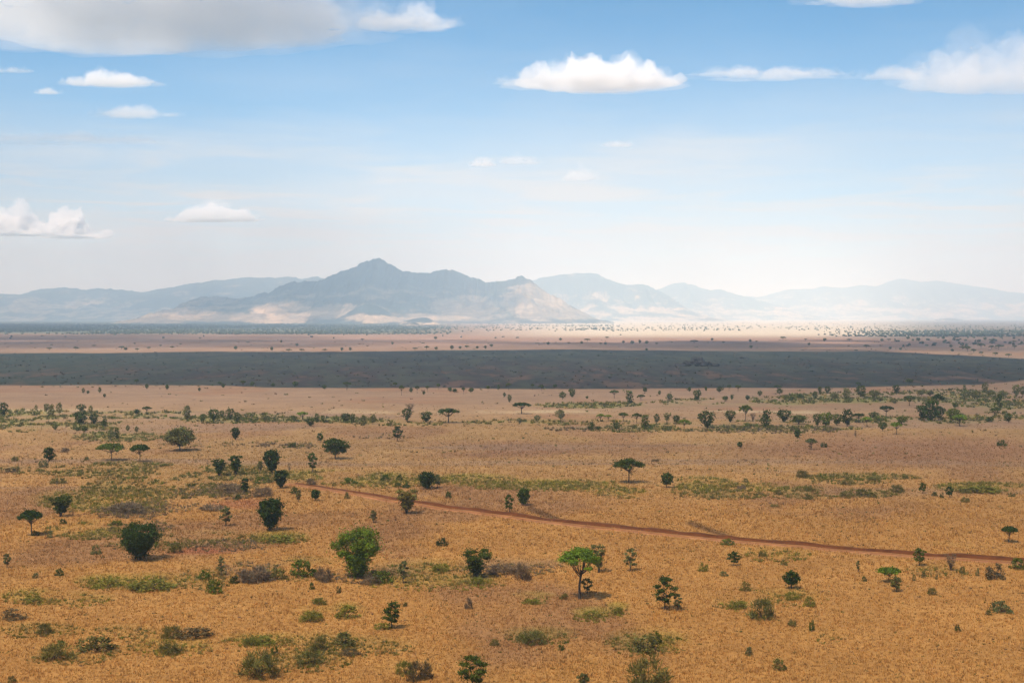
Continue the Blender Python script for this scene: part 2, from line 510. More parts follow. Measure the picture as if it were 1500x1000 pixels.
# ------------------------------------------------------------------ dirt track: a graded ribbon with ruts, crown and side banks
seg = np.hypot(*np.diff(TRACK, axis=0).T); s_at = np.concatenate([[0], np.cumsum(seg)])
ss = np.arange(0, s_at[-1], 1.2)
tx = np.interp(ss, s_at, TRACK[:, 0]); ty = np.interp(ss, s_at, TRACK[:, 1])
for _ in range(30):
    tx[1:-1] = (tx[:-2] + tx[1:-1] * 2 + tx[2:]) / 4; ty[1:-1] = (ty[:-2] + ty[1:-1] * 2 + ty[2:]) / 4
dx = np.gradient(tx); dy = np.gradient(ty); ln = np.hypot(dx, dy); nx, ny = -dy / ln, dx / ln
nx, ny = np.where(ny < 0, -nx, nx), np.abs(ny)       # towards the far side
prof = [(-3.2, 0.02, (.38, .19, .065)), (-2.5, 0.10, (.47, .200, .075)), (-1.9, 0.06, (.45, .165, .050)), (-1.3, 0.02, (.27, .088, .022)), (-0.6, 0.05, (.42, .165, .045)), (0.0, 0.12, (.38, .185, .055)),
        (0.6, 0.06, (.34, .125, .030)), (1.2, 0.02, (.19, .056, .012)), (1.9, 0.05, (.16, .046, .010)), (2.4, 0.55, (.13, .040, .009)), (2.9, 0.65, (.24, .100, .026)), (3.5, 0.03, (.33, .17, .055))]  # the far bank's shading is painted in as darker earth
TV, TC = [], []
wob = (fbm(ss / 9.0, ss * 0, 61, 3) - .5) * 1.2
for q, (o_, z_, c3) in enumerate(prof):
    ox = o_ * .90 + wob * (0.5 + 0.5 * abs(o_) / 3.6) + (vnoise(ss / 2.5, ss * 0 + q * 9.1, 62) - .5) * 0.5
    X = tx + nx * ox; Y = ty + ny * ox
    taper = np.clip(ss / 60.0, 0.25, 1)
    Z = height(X, Y) + z_ * taper * (0.7 + 0.6 * vnoise(ss / 4.0, ss * 0 + q, 63)) + 0.10
    if q in (0, len(prof) - 1): Z = height(X, Y) - 0.05
    TV.append(np.stack([X, Y, Z], 1))
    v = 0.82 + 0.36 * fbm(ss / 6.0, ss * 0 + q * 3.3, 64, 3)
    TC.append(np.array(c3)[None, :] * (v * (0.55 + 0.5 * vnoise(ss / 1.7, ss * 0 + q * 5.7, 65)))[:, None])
ns = len(ss); npf = len(prof)
TV = np.concatenate(TV); TC = np.concatenate(TC)
q, s = np.meshgrid(np.arange(npf - 1), np.arange(ns - 1), indexing='ij')
TF = np.stack([(q * ns + s).ravel(), (q * ns + s + 1).ravel(), ((q + 1) * ns + s + 1).ravel(), ((q + 1) * ns + s).ravel()], 1)
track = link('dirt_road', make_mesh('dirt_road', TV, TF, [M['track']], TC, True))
tag(track, 'rutted red earth track running across the dry grass', None, None, 'structure')


# ------------------------------------------------------------------ mountains
def mountain(name, label, D, sky_px, depth, seed, base_col, pale_col, nx_=260, ny_=80, rough=1.0, pale=0.5, slopes=()):
    p = np.array(sky_px, float)
    X = (p[:, 0] - 750) / F * D; Z = CAM_Z + (HZ - p[:, 1]) / F * D
    xs = np.linspace(X[0], X[-1], nx_)
    crest = np.interp(xs, X, Z)
    for _ in range(2): crest[1:-1] = (crest[:-2] + 2 * crest[1:-1] + crest[2:]) / 4
    crest = crest + (fbm(xs / 260.0, xs * 0, seed + 9, 8, .78) - .5) * 95 * rough * np.clip(crest / 200, 0, 1)
    t = np.linspace(-1, 1, ny_); t = np.sign(t) * np.abs(t) ** 1.25
    gx_, gt = np.meshgrid(xs, t, indexing='ij')
    off = (fbm(xs / 1400.0, xs * 0, seed, 3) - .5) * depth * 0.35          # the crest line wanders in depth
    gy_ = D + off[:, None] * (1 - np.abs(gt)) + gt * depth
    spur = np.abs(fbm(gx_ / 620.0, gy_ / 1500.0, seed + 1, 4) - .5) * 2       # valleys cut between spurs
    spur2 = np.abs(fbm(gx_ / 240.0, gy_ / 420.0, seed + 2, 4) - .5) * 2
    sfall = np.abs(gt)
    prof_ = (1 - sfall) ** 1.35 * 0.72 + 0.28 * (1 - sfall ** 2)
    cut = (sfall * (1 - sfall) * 4)
    h = crest[:, None] * prof_ * (1 - rough * cut * (0.55 * (0.36 - np.clip(spur, 0, 0.36)) / 0.36 * 0.8 + 0.16 * (0.5 - spur2)))
    h = h + (fbm(gx_ / 160.0, gy_ / 160.0, seed + 3, 5, .6) - .5) * 85 * rough * cut
    h = h - 14 * sfall ** 3
    V = np.stack([gx_.ravel(), gy_.ravel(), h.ravel()], 1)
    i, j = np.meshgrid(np.arange(nx_ - 1), np.arange(ny_ - 1), indexing='ij')
    Fq = np.stack([(i * ny_ + j).ravel(), ((i + 1) * ny_ + j).ravel(), ((i + 1) * ny_ + j + 1).ravel(), (i * ny_ + j + 1).ravel()], 1)
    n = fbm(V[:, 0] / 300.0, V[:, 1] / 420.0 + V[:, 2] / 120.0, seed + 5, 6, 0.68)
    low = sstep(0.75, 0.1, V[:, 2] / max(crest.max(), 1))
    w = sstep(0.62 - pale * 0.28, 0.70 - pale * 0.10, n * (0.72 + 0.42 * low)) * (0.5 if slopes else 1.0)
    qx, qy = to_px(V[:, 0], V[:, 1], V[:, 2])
    for (sx_, sy_, rx_, ry_, k_) in slopes:         # sunlit patches on the slopes, painted in as pale colour
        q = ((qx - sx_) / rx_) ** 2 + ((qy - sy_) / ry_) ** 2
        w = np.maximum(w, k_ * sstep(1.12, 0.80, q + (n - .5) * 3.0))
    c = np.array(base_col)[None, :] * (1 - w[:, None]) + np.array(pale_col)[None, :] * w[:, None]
    o = link(name, make_mesh(name, V, Fq, [M['mountain']], c, True))
    return tag(o, label, None, None, 'structure')


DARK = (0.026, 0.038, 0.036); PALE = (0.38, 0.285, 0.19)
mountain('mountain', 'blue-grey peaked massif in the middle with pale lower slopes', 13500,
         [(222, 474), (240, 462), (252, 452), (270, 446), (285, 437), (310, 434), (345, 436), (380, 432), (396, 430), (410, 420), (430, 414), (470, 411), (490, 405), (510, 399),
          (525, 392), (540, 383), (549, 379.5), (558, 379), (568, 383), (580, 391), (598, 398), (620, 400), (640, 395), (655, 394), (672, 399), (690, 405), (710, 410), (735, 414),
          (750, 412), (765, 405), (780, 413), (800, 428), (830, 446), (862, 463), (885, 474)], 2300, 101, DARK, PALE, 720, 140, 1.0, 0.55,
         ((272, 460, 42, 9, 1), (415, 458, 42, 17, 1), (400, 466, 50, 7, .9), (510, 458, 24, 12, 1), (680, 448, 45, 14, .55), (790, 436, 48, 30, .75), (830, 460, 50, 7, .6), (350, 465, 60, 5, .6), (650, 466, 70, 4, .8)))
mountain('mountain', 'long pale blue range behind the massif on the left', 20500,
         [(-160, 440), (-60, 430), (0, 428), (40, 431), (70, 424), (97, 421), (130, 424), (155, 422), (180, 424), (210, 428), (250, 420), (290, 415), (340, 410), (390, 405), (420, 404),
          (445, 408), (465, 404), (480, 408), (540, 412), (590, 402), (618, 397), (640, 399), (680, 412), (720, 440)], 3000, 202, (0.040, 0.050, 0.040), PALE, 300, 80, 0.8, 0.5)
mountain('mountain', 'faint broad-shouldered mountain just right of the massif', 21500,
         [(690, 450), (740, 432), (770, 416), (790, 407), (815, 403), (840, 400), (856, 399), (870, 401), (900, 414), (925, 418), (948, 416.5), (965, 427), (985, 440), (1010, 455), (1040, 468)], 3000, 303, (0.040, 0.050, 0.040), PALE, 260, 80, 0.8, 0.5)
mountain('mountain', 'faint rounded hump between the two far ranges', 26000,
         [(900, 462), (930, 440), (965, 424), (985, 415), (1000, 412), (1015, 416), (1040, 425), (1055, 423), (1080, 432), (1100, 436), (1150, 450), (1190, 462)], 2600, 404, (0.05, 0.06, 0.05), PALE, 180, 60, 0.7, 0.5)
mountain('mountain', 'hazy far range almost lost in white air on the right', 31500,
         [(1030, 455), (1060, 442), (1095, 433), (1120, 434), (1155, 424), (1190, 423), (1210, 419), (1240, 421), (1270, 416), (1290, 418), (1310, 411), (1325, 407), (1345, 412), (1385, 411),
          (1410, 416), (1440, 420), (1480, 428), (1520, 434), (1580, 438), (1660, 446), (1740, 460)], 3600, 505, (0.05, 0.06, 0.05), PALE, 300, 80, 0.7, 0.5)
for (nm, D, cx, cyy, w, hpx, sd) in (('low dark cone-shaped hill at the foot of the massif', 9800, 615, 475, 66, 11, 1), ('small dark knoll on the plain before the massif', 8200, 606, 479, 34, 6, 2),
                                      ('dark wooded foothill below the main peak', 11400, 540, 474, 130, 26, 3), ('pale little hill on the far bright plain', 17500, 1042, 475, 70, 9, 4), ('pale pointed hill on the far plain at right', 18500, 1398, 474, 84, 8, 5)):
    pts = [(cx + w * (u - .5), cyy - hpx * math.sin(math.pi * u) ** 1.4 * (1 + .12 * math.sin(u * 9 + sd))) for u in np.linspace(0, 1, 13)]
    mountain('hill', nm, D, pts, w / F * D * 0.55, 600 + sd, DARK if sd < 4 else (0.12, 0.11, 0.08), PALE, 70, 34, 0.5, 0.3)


# ------------------------------------------------------------------ plants
def tube(path, rad, nseg=6):
    path = np.asarray(path, float); n = len(path)
    d = np.gradient(path, axis=0); d /= np.linalg.norm(d, axis=1)[:, None] + 1e-9
    ref = np.where(np.abs(d[:, 2:3]) > 0.9, np.array([[1., 0, 0]]), np.array([[0, 0, 1.]]))
    u = np.cross(d, ref); u /= np.linalg.norm(u, axis=1)[:, None] + 1e-9
    v = np.cross(d, u)
    a = np.linspace(0, 2 * np.pi, nseg, endpoint=False)
    V = path[:, None, :] + np.asarray(rad)[:, None, None] * (np.cos(a)[None, :, None] * u[:, None, :] + np.sin(a)[None, :, None] * v[:, None, :])
    i, j = np.meshgrid(np.arange(n - 1), np.arange(nseg), indexing='ij'); j2 = (j + 1) % nseg
    Fq = np.stack([(i * nseg + j).ravel(), (i * nseg + j2).ravel(), ((i + 1) * nseg + j2).ravel(), ((i + 1) * nseg + j).ravel()], 1)
    return V.reshape(-1, 3), Fq


def join(parts):
    V, Fq, o = [], [], 0
    for v, f in parts:
        V.append(v); Fq.append(f + o); o += len(v)
    return np.concatenate(V), np.concatenate(Fq)


PROFILE = {
    'round': lambda t: np.sqrt(np.clip(1 - (2 * t - 1.0) ** 2, 0, 1)) * 0.98 + 0.04,
    'heart': lambda t: np.where(t < 0.62, 0.20 + 0.80 * (t / 0.62) ** 0.75, np.sqrt(np.clip(1 - ((t - 0.62) / 0.42) ** 2, 0, 1))),
    'cone': lambda t: 0.22 + 0.78 * t ** 0.8,
    'column': lambda t: 0.55 + 0.45 * np.sin(np.pi * np.clip(t, 0, 1)),
    'sapling': lambda t: np.sin(np.pi * np.clip(0.12 + 0.80 * t, 0, 1)) ** 0.8,
    'bush': lambda t: np.sqrt(np.clip(1 - t ** 2, 0, 1)),
    'spread': lambda t: np.where(t < 0.4, 0.75 + 0.25 * t / .4, np.sqrt(np.clip(1 - ((t - .4) / .62) ** 2, 0, 1))),
}
# kind: crown base as a share of the height, puffs, puff radius (share of width), puff flattening, lower end of the fork
KIND = {'umbrella': (0.55, 60, 0.085, 0.42, 0.45), 'round': (0.28, 34, 0.14, 0.80, 0.22), 'heart': (0.16, 46, 0.135, 0.80, 0.14), 'cone': (0.20, 26, 0.14, 0.36, 0.12),
        'column': (0.12, 17, 0.21, 0.42, 0.12), 'sapling': (0.24, 22, 0.14, 0.42, 0.25), 'bush': (0.02, 34, 0.12, 0.8, 0.02), 'spread': (0.36, 38, 0.12, 0.48, 0.22)}


def plant(kind, h, w, nleaf, leaf, seed, lean=0.0, gap=0.0, twigs=False):
    """trunk (V, quads) and crown (V, quads, tint) of one tree or bush, metres, foot at the origin"""
    g = np.random.default_rng(seed)
    t0, npuff, pr, flat, fork = KIND[kind]
    npuff = int(npuff * g.uniform(0.85, 1.15))
    if gap: npuff = max(7, int(npuff * (1 - gap)))
    pc = []
    for k in range(npuff):
        ang = k * 2.39996 + g.uniform(-.4, .4)
        if kind == 'umbrella':
            q = math.sqrt((k + 0.5) / npuff) * 0.43 * g.uniform(.8, 1.12)
            z = 0.95 - 1.05 * q ** 2 - g.uniform(0, 0.10)
            r_ = q * w
        else:
            t = (k + .5) / npuff if kind != 'bush' else g.uniform(0, 0.85) ** 1.2
            t = np.clip(t + g.uniform(-.05, .05), 0.02, 0.97)
            Rr = float(PROFILE[kind](t)) * 0.5 - pr * 0.55
            r_ = max(Rr, 0.03) * w * (g.uniform(0.25, 1.15) ** 0.5)
            z = t0 + (1 - t0) * (t * 0.93)
        pc.append((math.cos(ang) * r_ + lean * h * z * 0.6, math.sin(ang) * r_, z * h, g.uniform(.55, 1.4)))
    pc = np.array(pc)
    # crown leaves, mostly on the skins of the puffs
    which = g.integers(0, npuff, nleaf)
    d = g.normal(size=(nleaf, 3)); d /= np.linalg.norm(d, axis=1)[:, None]
    rad = g.uniform(0.15, 1.25, nleaf) ** 0.6
    pw = pr * w * pc[which, 3]
    pos = pc[which, :3] + d * (rad * pw)[:, None] * np.array([1, 1, flat])[None, :]
    stray = g.random(nleaf) < 0.22
    pos[stray] += g.normal(size=(stray.sum(), 3)) * pr * w * np.array([.62, .62, .45])
    pos[:, 2] = np.maximum(pos[:, 2], 0.02 * h)
    nrm = d + g.normal(size=(nleaf, 3)) * 0.7 + np.array([0, 0, 0.35]); nrm /= np.linalg.norm(nrm, axis=1)[:, None]
    up = g.normal(size=(nleaf, 3)); u = np.cross(nrm, up); u /= np.linalg.norm(u, axis=1)[:, None]; v = np.cross(nrm, u)
    s = leaf * g.uniform(0.6, 1.35, nleaf)[:, None]
    if twigs: u = u * 0.16; v = (d + np.array([0, 0, .8])); v /= np.linalg.norm(v, axis=1)[:, None]; v = v * 1.5
    quad = np.stack([pos - u * s * .62, pos - v * s * .5 + u * s * .1, pos + u * s * .62, pos + v * s * .6], 1)
    CV = quad.reshape(-1, 3); CF = np.arange(nleaf * 4).reshape(-1, 4)
    tint = g.uniform(0.70, 1.30, nleaf) * (0.75 + 0.5 * g.random(npuff))[which]
    warm = g.uniform(-.14, .14, nleaf)
    tc = np.repeat(np.stack([tint * (1 + warm), tint, tint * (1 - warm)], 1), 4, 0)
    # trunk and limbs
    parts = []
    r0 = {'bush': .018, 'sapling': .018, 'umbrella': .021}.get(kind, .028) * h + 0.02
    fz = fork * h
    if kind in ('bush', 'cone', 'column'):
        stems = 5 if kind == 'bush' else 3
        fk = np.array([0, 0, 0.0]); limbs = g.choice(npuff, min(npuff, 9), replace=False)
        for q, k in enumerate(limbs):
            e = pc[k, :3]; mid = e * 0.45 + np.array([0, 0, 0.08 * h])
            st = np.array([g.normal() * .03 * w, g.normal() * .03 * w, -0.05])
            parts.append(tube([st, mid * .5 + st * .5, mid, e * .98], np.array([1, .8, .6, .25]) * r0 * g.uniform(.5, .9), 5))
    else:
        bx = lean * h * fork * 0.9
        fk = np.array([bx + g.normal() * .012 * h, g.normal() * .012 * h, fz])
        wv = g.normal(size=2) * 0.015 * h
        parts.append(tube([(0, 0, -0.25), (0.02 * bx, 0, 0.02 * h), (bx * .5 + wv[0], wv[1], fz * .55), fk, fk + np.array([lean * h * .05, 0, 0.10 * h])], np.array([1.55, 1.15, .95, .85, .55]) * r0, 7))
        nl = 18 if kind in ('umbrella', 'spread') else 8
        for k in g.choice(npuff, min(npuff, nl), replace=False):
            e = pc[k, :3]; st = fk + np.array([0, 0, g.uniform(-.06, .08) * h])
            m1 = st + (e - st) * np.array([.45, .45, .30]); m2 = st + (e - st) * np.array([.75, .75, .72])
            parts.append(tube([st, m1, m2, e], np.array([.50, .36, .22, .09]) * r0, 5))
    TVv, TFf = join(parts)
    return TVv, TFf, CV, CF, tc


def build(kind, name, h, w, nleaf, leaf, seed, **kw):
    tv, tf, cv, cf, tc = plant(kind, h, w, nleaf, leaf, seed, **kw)
    return (make_mesh(name + '_trunk', tv, tf, [M['bark']], None, True), make_mesh(name + '_crown', cv, cf, [M['leaf']], tc))


def build_one(kind, name, h, w, nleaf, leaf, seed, **kw):
    """stems and leaves in one mesh (bushes and the tiny far trees)"""
    tv, tf, cv, cf, tc = plant(kind, h, w, nleaf, leaf, seed, **kw)
    return make_mesh(name, np.concatenate([tv, cv]), np.concatenate([tf, cf + len(tv)]), [M['bark'], M['leaf']],
                     np.concatenate([np.ones((len(tv), 3)), tc]), False, np.concatenate([np.zeros(len(tf), int), np.ones(len(cf), int)]))


KNAME = {'umbrella': 'umbrella_acacia', 'round': 'round_tree', 'heart': 'broad_tree', 'cone': 'flared_tree', 'column': 'dense_tree', 'sapling': 'sapling', 'bush': 'bush', 'spread': 'spreading_tree'}
CWORD = {'d': 'dark green', 'm': 'green', 'l': 'bright lime-green', 'o': 'olive', 'g': 'grey-green', 'y': 'yellow-green', 'p': 'purplish grey', 'b': 'brown', 'k': 'blackish green'}
SHORT = {'u': 'umbrella', 'r': 'round', 'h': 'heart', 'c': 'cone', 'n': 'column', 's': 'sapling', 'b': 'bush', 'w': 'spread'}

# every line: x and y of the foot, height, width (photo pixels), shape letter, colour letter [, lean] | label
NEAR = """
849 877 77 62 u l | tall bright lime umbrella acacia with a bare dark trunk beside the track
205 820 53 64 h k | big blackish-green heart-shaped tree standing on bare red earth
524 846 72 70 h l | big bright green tree with a pointed foot among low scrub
697 846 43 47 c d | dark layered thorn tree standing alone between lime acacia and bright green tree
921 707 36 46 u d | lone dark umbrella acacia out on the open plain above the track
396 777 48 41 h k | dense blackish tree above the bright green tree
596 752 36 34 c o | see-through olive thorn tree beside the dirt track
877 838 42 22 c g | grey-green tree close behind the lime acacia
860 868 22 16 s g | little grey-green sapling under the lime acacia's crown
923 836 34 22 s g | ragged grey-green sapling with drooping tips right of the lime acacia
974 893 50 32 s d | dark feathery young tree in front of the track, right of the lime acacia
993 894 26 13 s g | thin sapling leaning beside the dark feathery young tree
574 920 40 28 s d | dark feathery sapling with a yellow bush at its foot
1159 862 26 24 r k | small blackish round tree in open grass below the track
1302 852 21 37 u l | low flat-topped lime acacia below the track
1313 866 22 19 s o | olive sapling tucked under the low flat-topped lime acacia
1347 828 26 19 s m | light green sapling overlapping the track
1477 794 24 25 u k 0.18 | small dark leaning tree near the right edge above the track
1075 828 21 17 s d | dark little sapling just below the track
1257 837 17 5 s g | thin pole-like sapling below the track
47 784 38 35 u k -0.12 | dark tree with a bent bare trunk near the left edge
89 756 30 33 c d | dark tiered tree with spreading arms near the left edge
331 770 30 18 s g | grey-green feathery tree in scrub above the heart-shaped tree
345 695 29 22 c d | taller of two dark trees side by side in the scrub
321 697 25 21 c d | shorter of two dark trees side by side in the scrub
359 721 22 13 n k | narrow blackish tree amid purplish scrub
411 715 27 21 h k | dark tree where the dirt track fades out
398 693 35 25 h k | dark tree with narrow foot above the end of the track
381 690 15 10 s g | small sapling left of the dark narrow-footed tree
457 692 30 15 s d | slim dark tree with two clumps one over the other
424 691 14 7 s p | thin grey leafless sapling between two dark trees
491 672 30 38 w d | dark wide-crowned tree with a pale trunk above the scrub line
163 674 25 42 u m | green flat-topped acacia, left of a pair
205 676 26 29 u k | dark rounder acacia, right of a pair
72 675 21 15 n k | compact dark tree standing left of the acacia pair
263 660 33 50 w g | wide grey-green spreading tree with a short trunk
345 644 18 13 h d | small dark tree right of the wide spreading tree
582 646 23 15 s d | lone slim dark tree on reddish open ground
469 648 14 10 s d | small dark tree behind the wide-crowned tree
625 716 25 26 h k | dark rounded tree in the green scrub line
641 714 20 12 s g | grey-green tree touching the dark rounded scrub-line tree
977 714 22 17 r d | small dark tree right of the lone umbrella acacia
767 740 25 21 h d | dark tree just above the track, right of two
746 750 26 15 s d | thin dark sapling just above the track, left of two
462 733 16 15 r k | small round dark tree beside the track's far end
437 735 18 9 s g | wispy grey-green sapling just left of the track's far end
547 765 18 11 s o | sparse olive sapling below the track
591 854 35 14 s g | tall thin grey-green sapling right of the bright green tree
324 843 29 11 s g | tall thin sapling above a green shrub right of the heart-shaped tree
10 831 21 13 s g | grey-green sapling at the left edge of the picture
1188 658 16 18 u g | small grey-green umbrella tree on the brown slope
1168 642 14 10 h d | small dark tree behind the grey-green umbrella tree
1391 728 16 12 s k | small dark tree beside a green patch above the track
1352 722 16 12 s m | sparse green sapling on the dry grass, right of a leggy bush
1084 656 9 9 s d | tiny dark tree alone on the brown slope
1253 640 10 3 s p | thin bare stump standing on the brown slope
1393 835 25 19 c p | purplish leafless thorn tree at the track's edge
692 1008 48 46 s m | bushy green sapling cut by the bottom edge of the picture
855 1006 20 19 s g | blue-green sapling at the bottom edge of the picture
"""
BUSHES = """
95 662 14 7 p;22 675 16 8 o;16 691 22 7 b;63 684 15 12 g;85 708 23 11 o;127 674 8 6 d;185 751 66 15 p;312 747 36 10 p;336 721 46 14 p;171 769 23 10 m;92 767 13 9 d;52 784 12 9 k;281 712 11 6 k;348 731 10 8 d;
429 655 15 10 d;431 723 10 12 d;508 730 11 11 o;657 729 10 12 d;513 708 24 10 m;595 714 15 9 d;583 713 11 8 d;564 704 19 11 d;585 704 14 10 d;456 710 19 10 p;385 726 40 13 p;385 707 27 10 m;
1086 717 13 8 p;1092 706 12 7 g;960 676 14 4 b;978 663 6 3 b;1467 653 14 10 d;1207 655 10 9 d;1175 699 21 11 o;1240 727 22 9 o;1262 726 20 11 o;1276 728 18 9 o;1314 721 23 12 o;1241 709 26 7 o;1280 703 23 6 o;1326 701 11 5 o;1341 701 9 5 o;
1369 726 10 7 d;1380 729 7 9 k;1413 722 19 8 o;1414 735 14 9 o;1440 721 60 11 y;1482 727 11 7 o;1184 731 16 9 o;1186 719 19 8 o;1140 724 14 7 o;1135 742 15 5 o;
52 846 10 9 g;87 843 13 13 d;141 811 17 15 g;73 787 11 12 g;256 809 25 14 o;299 848 20 15 m;314 868 25 22 m;343 854 15 15 d;372 852 46 24 p;20 905 42 15 b;49 881 31 14 y;157 859 42 14 y;220 863 64 17 y;
252 934 30 19 o;285 933 52 18 b;141 952 52 25 o;89 944 16 9 d;82 964 56 22 o;65 927 27 15 o;250 956 36 16 o;378 990 66 38 o;368 945 27 13 y;18 999 15 11 o;
647 799 17 13 k;561 921 24 12 y;615 994 42 26 b;593 987 28 20 y;505 945 34 22 o;467 952 30 21 o;512 959 32 11 b;453 972 46 19 o;402 958 16 14 m;386 943 34 14 y;560 852 34 19 m;545 854 42 11 p;475 851 30 22 p;443 844 40 27 m;405 848 30 20 o;
378 851 46 16 p;410 794 46 12 y;457 863 8 12 d;496 868 8 12 d;455 909 42 15 y;508 904 34 20 y;468 885 23 11 y;594 888 7 8 d;645 836 29 11 y;700 855 30 11 y;725 945 14 10 o;687 891 15 16 p;737 839 52 13 p;765 848 32 24 p;
826 877 15 10 o;1092 865 16 16 o;1030 836 15 14 y;1060 843 15 8 g;1116 904 52 28 o;1080 890 34 11 y;950 1004 64 40 o;945 952 50 26 o;964 942 14 20 m;780 941 52 17 o;822 951 13 10 d;867 904 30 11 y;905 899 20 11 y;780 883 30 8 y;1097 959 13 14 g;1066 798 20 11 m;
1458 847 38 24 b;1492 833 24 18 m;1466 896 32 19 g;1448 900 11 9 o;1186 888 18 16 y;1160 878 24 12 y;1141 980 23 18 o;1189 923 9 18 m;1161 917 13 11 o;1365 870 18 10 o;1403 924 9 11 d;1117 815 11 10 o;1148 827 14 9 o;1266 851 8 9 g;1339 850 6 11 g;1353 846 7 12 g;1372 848 6 10 g;1410 840 9 12 o;1432 843 6 13 g;
"""
MID = """
5 610 20 14 h k;119 603 11 14 r d;118 621 19 22 h k;138 621 15 14 h k;153 626 13 9 n k;68 602 11 9 h g;76 614 21 10 s g;87 608 18 9 s g;53 602 9 5 s g;133 607 13 7 s g;81 630 9 8 r d;114 632 7 7 r d;124 633 8 9 r d;215 607 12 14 u k;200 607 8 8 r d;
274 614 20 11 n g;313 617 18 17 h d;325 612 11 8 h d;337 614 16 13 h d;347 619 15 11 h d;297 620 14 9 s d;171 642 17 9 n d;162 643 15 10 n g;187 632 9 6 s d;200 634 10 6 s d;
443 616 13 17 u l;455 624 12 16 h k;464 618 13 8 n d;473 617 9 7 s d;388 617 10 9 r g;431 617 9 9 s d;507 619 14 16 r k;516 621 15 11 c d;533 623 15 10 n g;546 621 13 11 r g;596 617 19 15 h d;601 602 11 15 c p;624 618 15 19 h d;657 619 21 33 u d;
764 606 17 27 u k;821 616 16 14 r g;761 621 9 8 r g;787 618 10 10 r g;880 617 11 13 u l;891 617 10 11 u l;913 617 13 15 u d;933 620 15 15 u d;945 627 20 14 n d;962 621 15 9 s d;977 618 14 12 c g;991 621 13 11 r d;1002 630 16 19 u l;1036 627 25 27 h k;
1070 618 17 17 h d;1092 617 24 19 u d;1103 617 12 9 c p;866 630 12 10 n k;903 631 13 11 r d;877 631 7 6 r d;1122 626 25 16 n k;1149 618 18 23 h k;1170 621 13 27 r m;1197 624 18 14 h d;1210 625 21 21 h m;1226 623 17 16 h d;1241 624 24 18 h k;1258 619 14 19 u k;
1270 625 15 17 u l;1280 614 11 15 r k;1290 619 11 19 r m;1298 610 16 22 u k;1293 631 13 13 r d;1313 636 18 18 u l;1321 621 12 19 r m;1352 615 22 20 h k;1363 616 30 26 n k;1375 615 20 18 r k;1374 603 26 18 u k;1332 594 15 17 u d;1396 619 21 23 r m;1406 624 17 23 u l;1457 611 14 16 u d;1450 618 8 11 r d;1477 619 14 13 r d;1464 598 20 9 n d;1468 583 11 13 r g;
"""
EDGE = """
122 577 9 5 s d;129 577 5 4 r d;146 576 9 5 s d;153 582 5 4 r d;215 570 8 5 s d;200 564 9 7 u d;245 571 8 5 s d;292 573 5 4 r d;327 568 6 5 r d;356 567 10 8 u d;369 566 7 6 r d;322 563 4 6 r d;475 570 6 6 r d;508 571 12 14 u d;588 579 15 8 u d;602 575 7 5 r d;611 576 11 7 u d;626 574 9 6 u d;621 578 5 4 r d;
659 574 7 6 r d;666 575 6 7 r d;679 578 11 6 u d;690 575 7 7 r d;739 582 7 4 s d;746 589 11 7 h g;642 570 8 6 u d;745 571 10 9 u d;579 568 8 6 u d;715 570 5 5 r d;730 572 9 4 s d;433 566 7 8 r d;400 566 5 6 r d;900 583 12 14 u d;922 591 19 12 n d;945 575 8 6 r d;966 579 7 4 s d;981 587 11 9 r d;939 586 8 11 u d;824 585 11 10 r d;838 582 13 11 h d;1021 587 16 13 h d;
1054 575 9 10 r k;1062 587 7 8 r d;1072 586 8 4 s d;1095 586 7 7 r d;1113 581 9 7 r d;780 571 9 6 u d;793 572 8 9 u d;813 568 5 6 r d;1010 574 7 5 s d;1034 573 7 4 s d;1068 572 8 6 u d;1081 573 9 10 u d;1139 573 9 13 u d;1142 578 9 9 r d;1201 576 10 7 h d;1212 576 10 10 h d;1194 584 11 7 n d;1240 584 16 12 n g;1261 581 16 18 h d;1280 583 12 15 r g;1222 584 9 12 r g;
1313 576 12 12 h d;1332 561 6 10 r d;1257 566 6 8 u d;1443 575 14 10 h g;1413 573 9 5 s d;1350 580 9 12 r g;1362 580 8 11 r g;1415 585 14 14 h g;1427 585 13 12 r g;1451 580 9 16 r g;1489 581 17 13 h g;1498 580 14 10 r g;1172 584 7 10 r d;1159 588 8 8 r d;1289 588 7 11 r g;1310 591 6 9 r g;1474 593 7 14 r g;1490 594 6 9 r g;1399 598 7 6 r d;860 584 4 4 r d;
"""
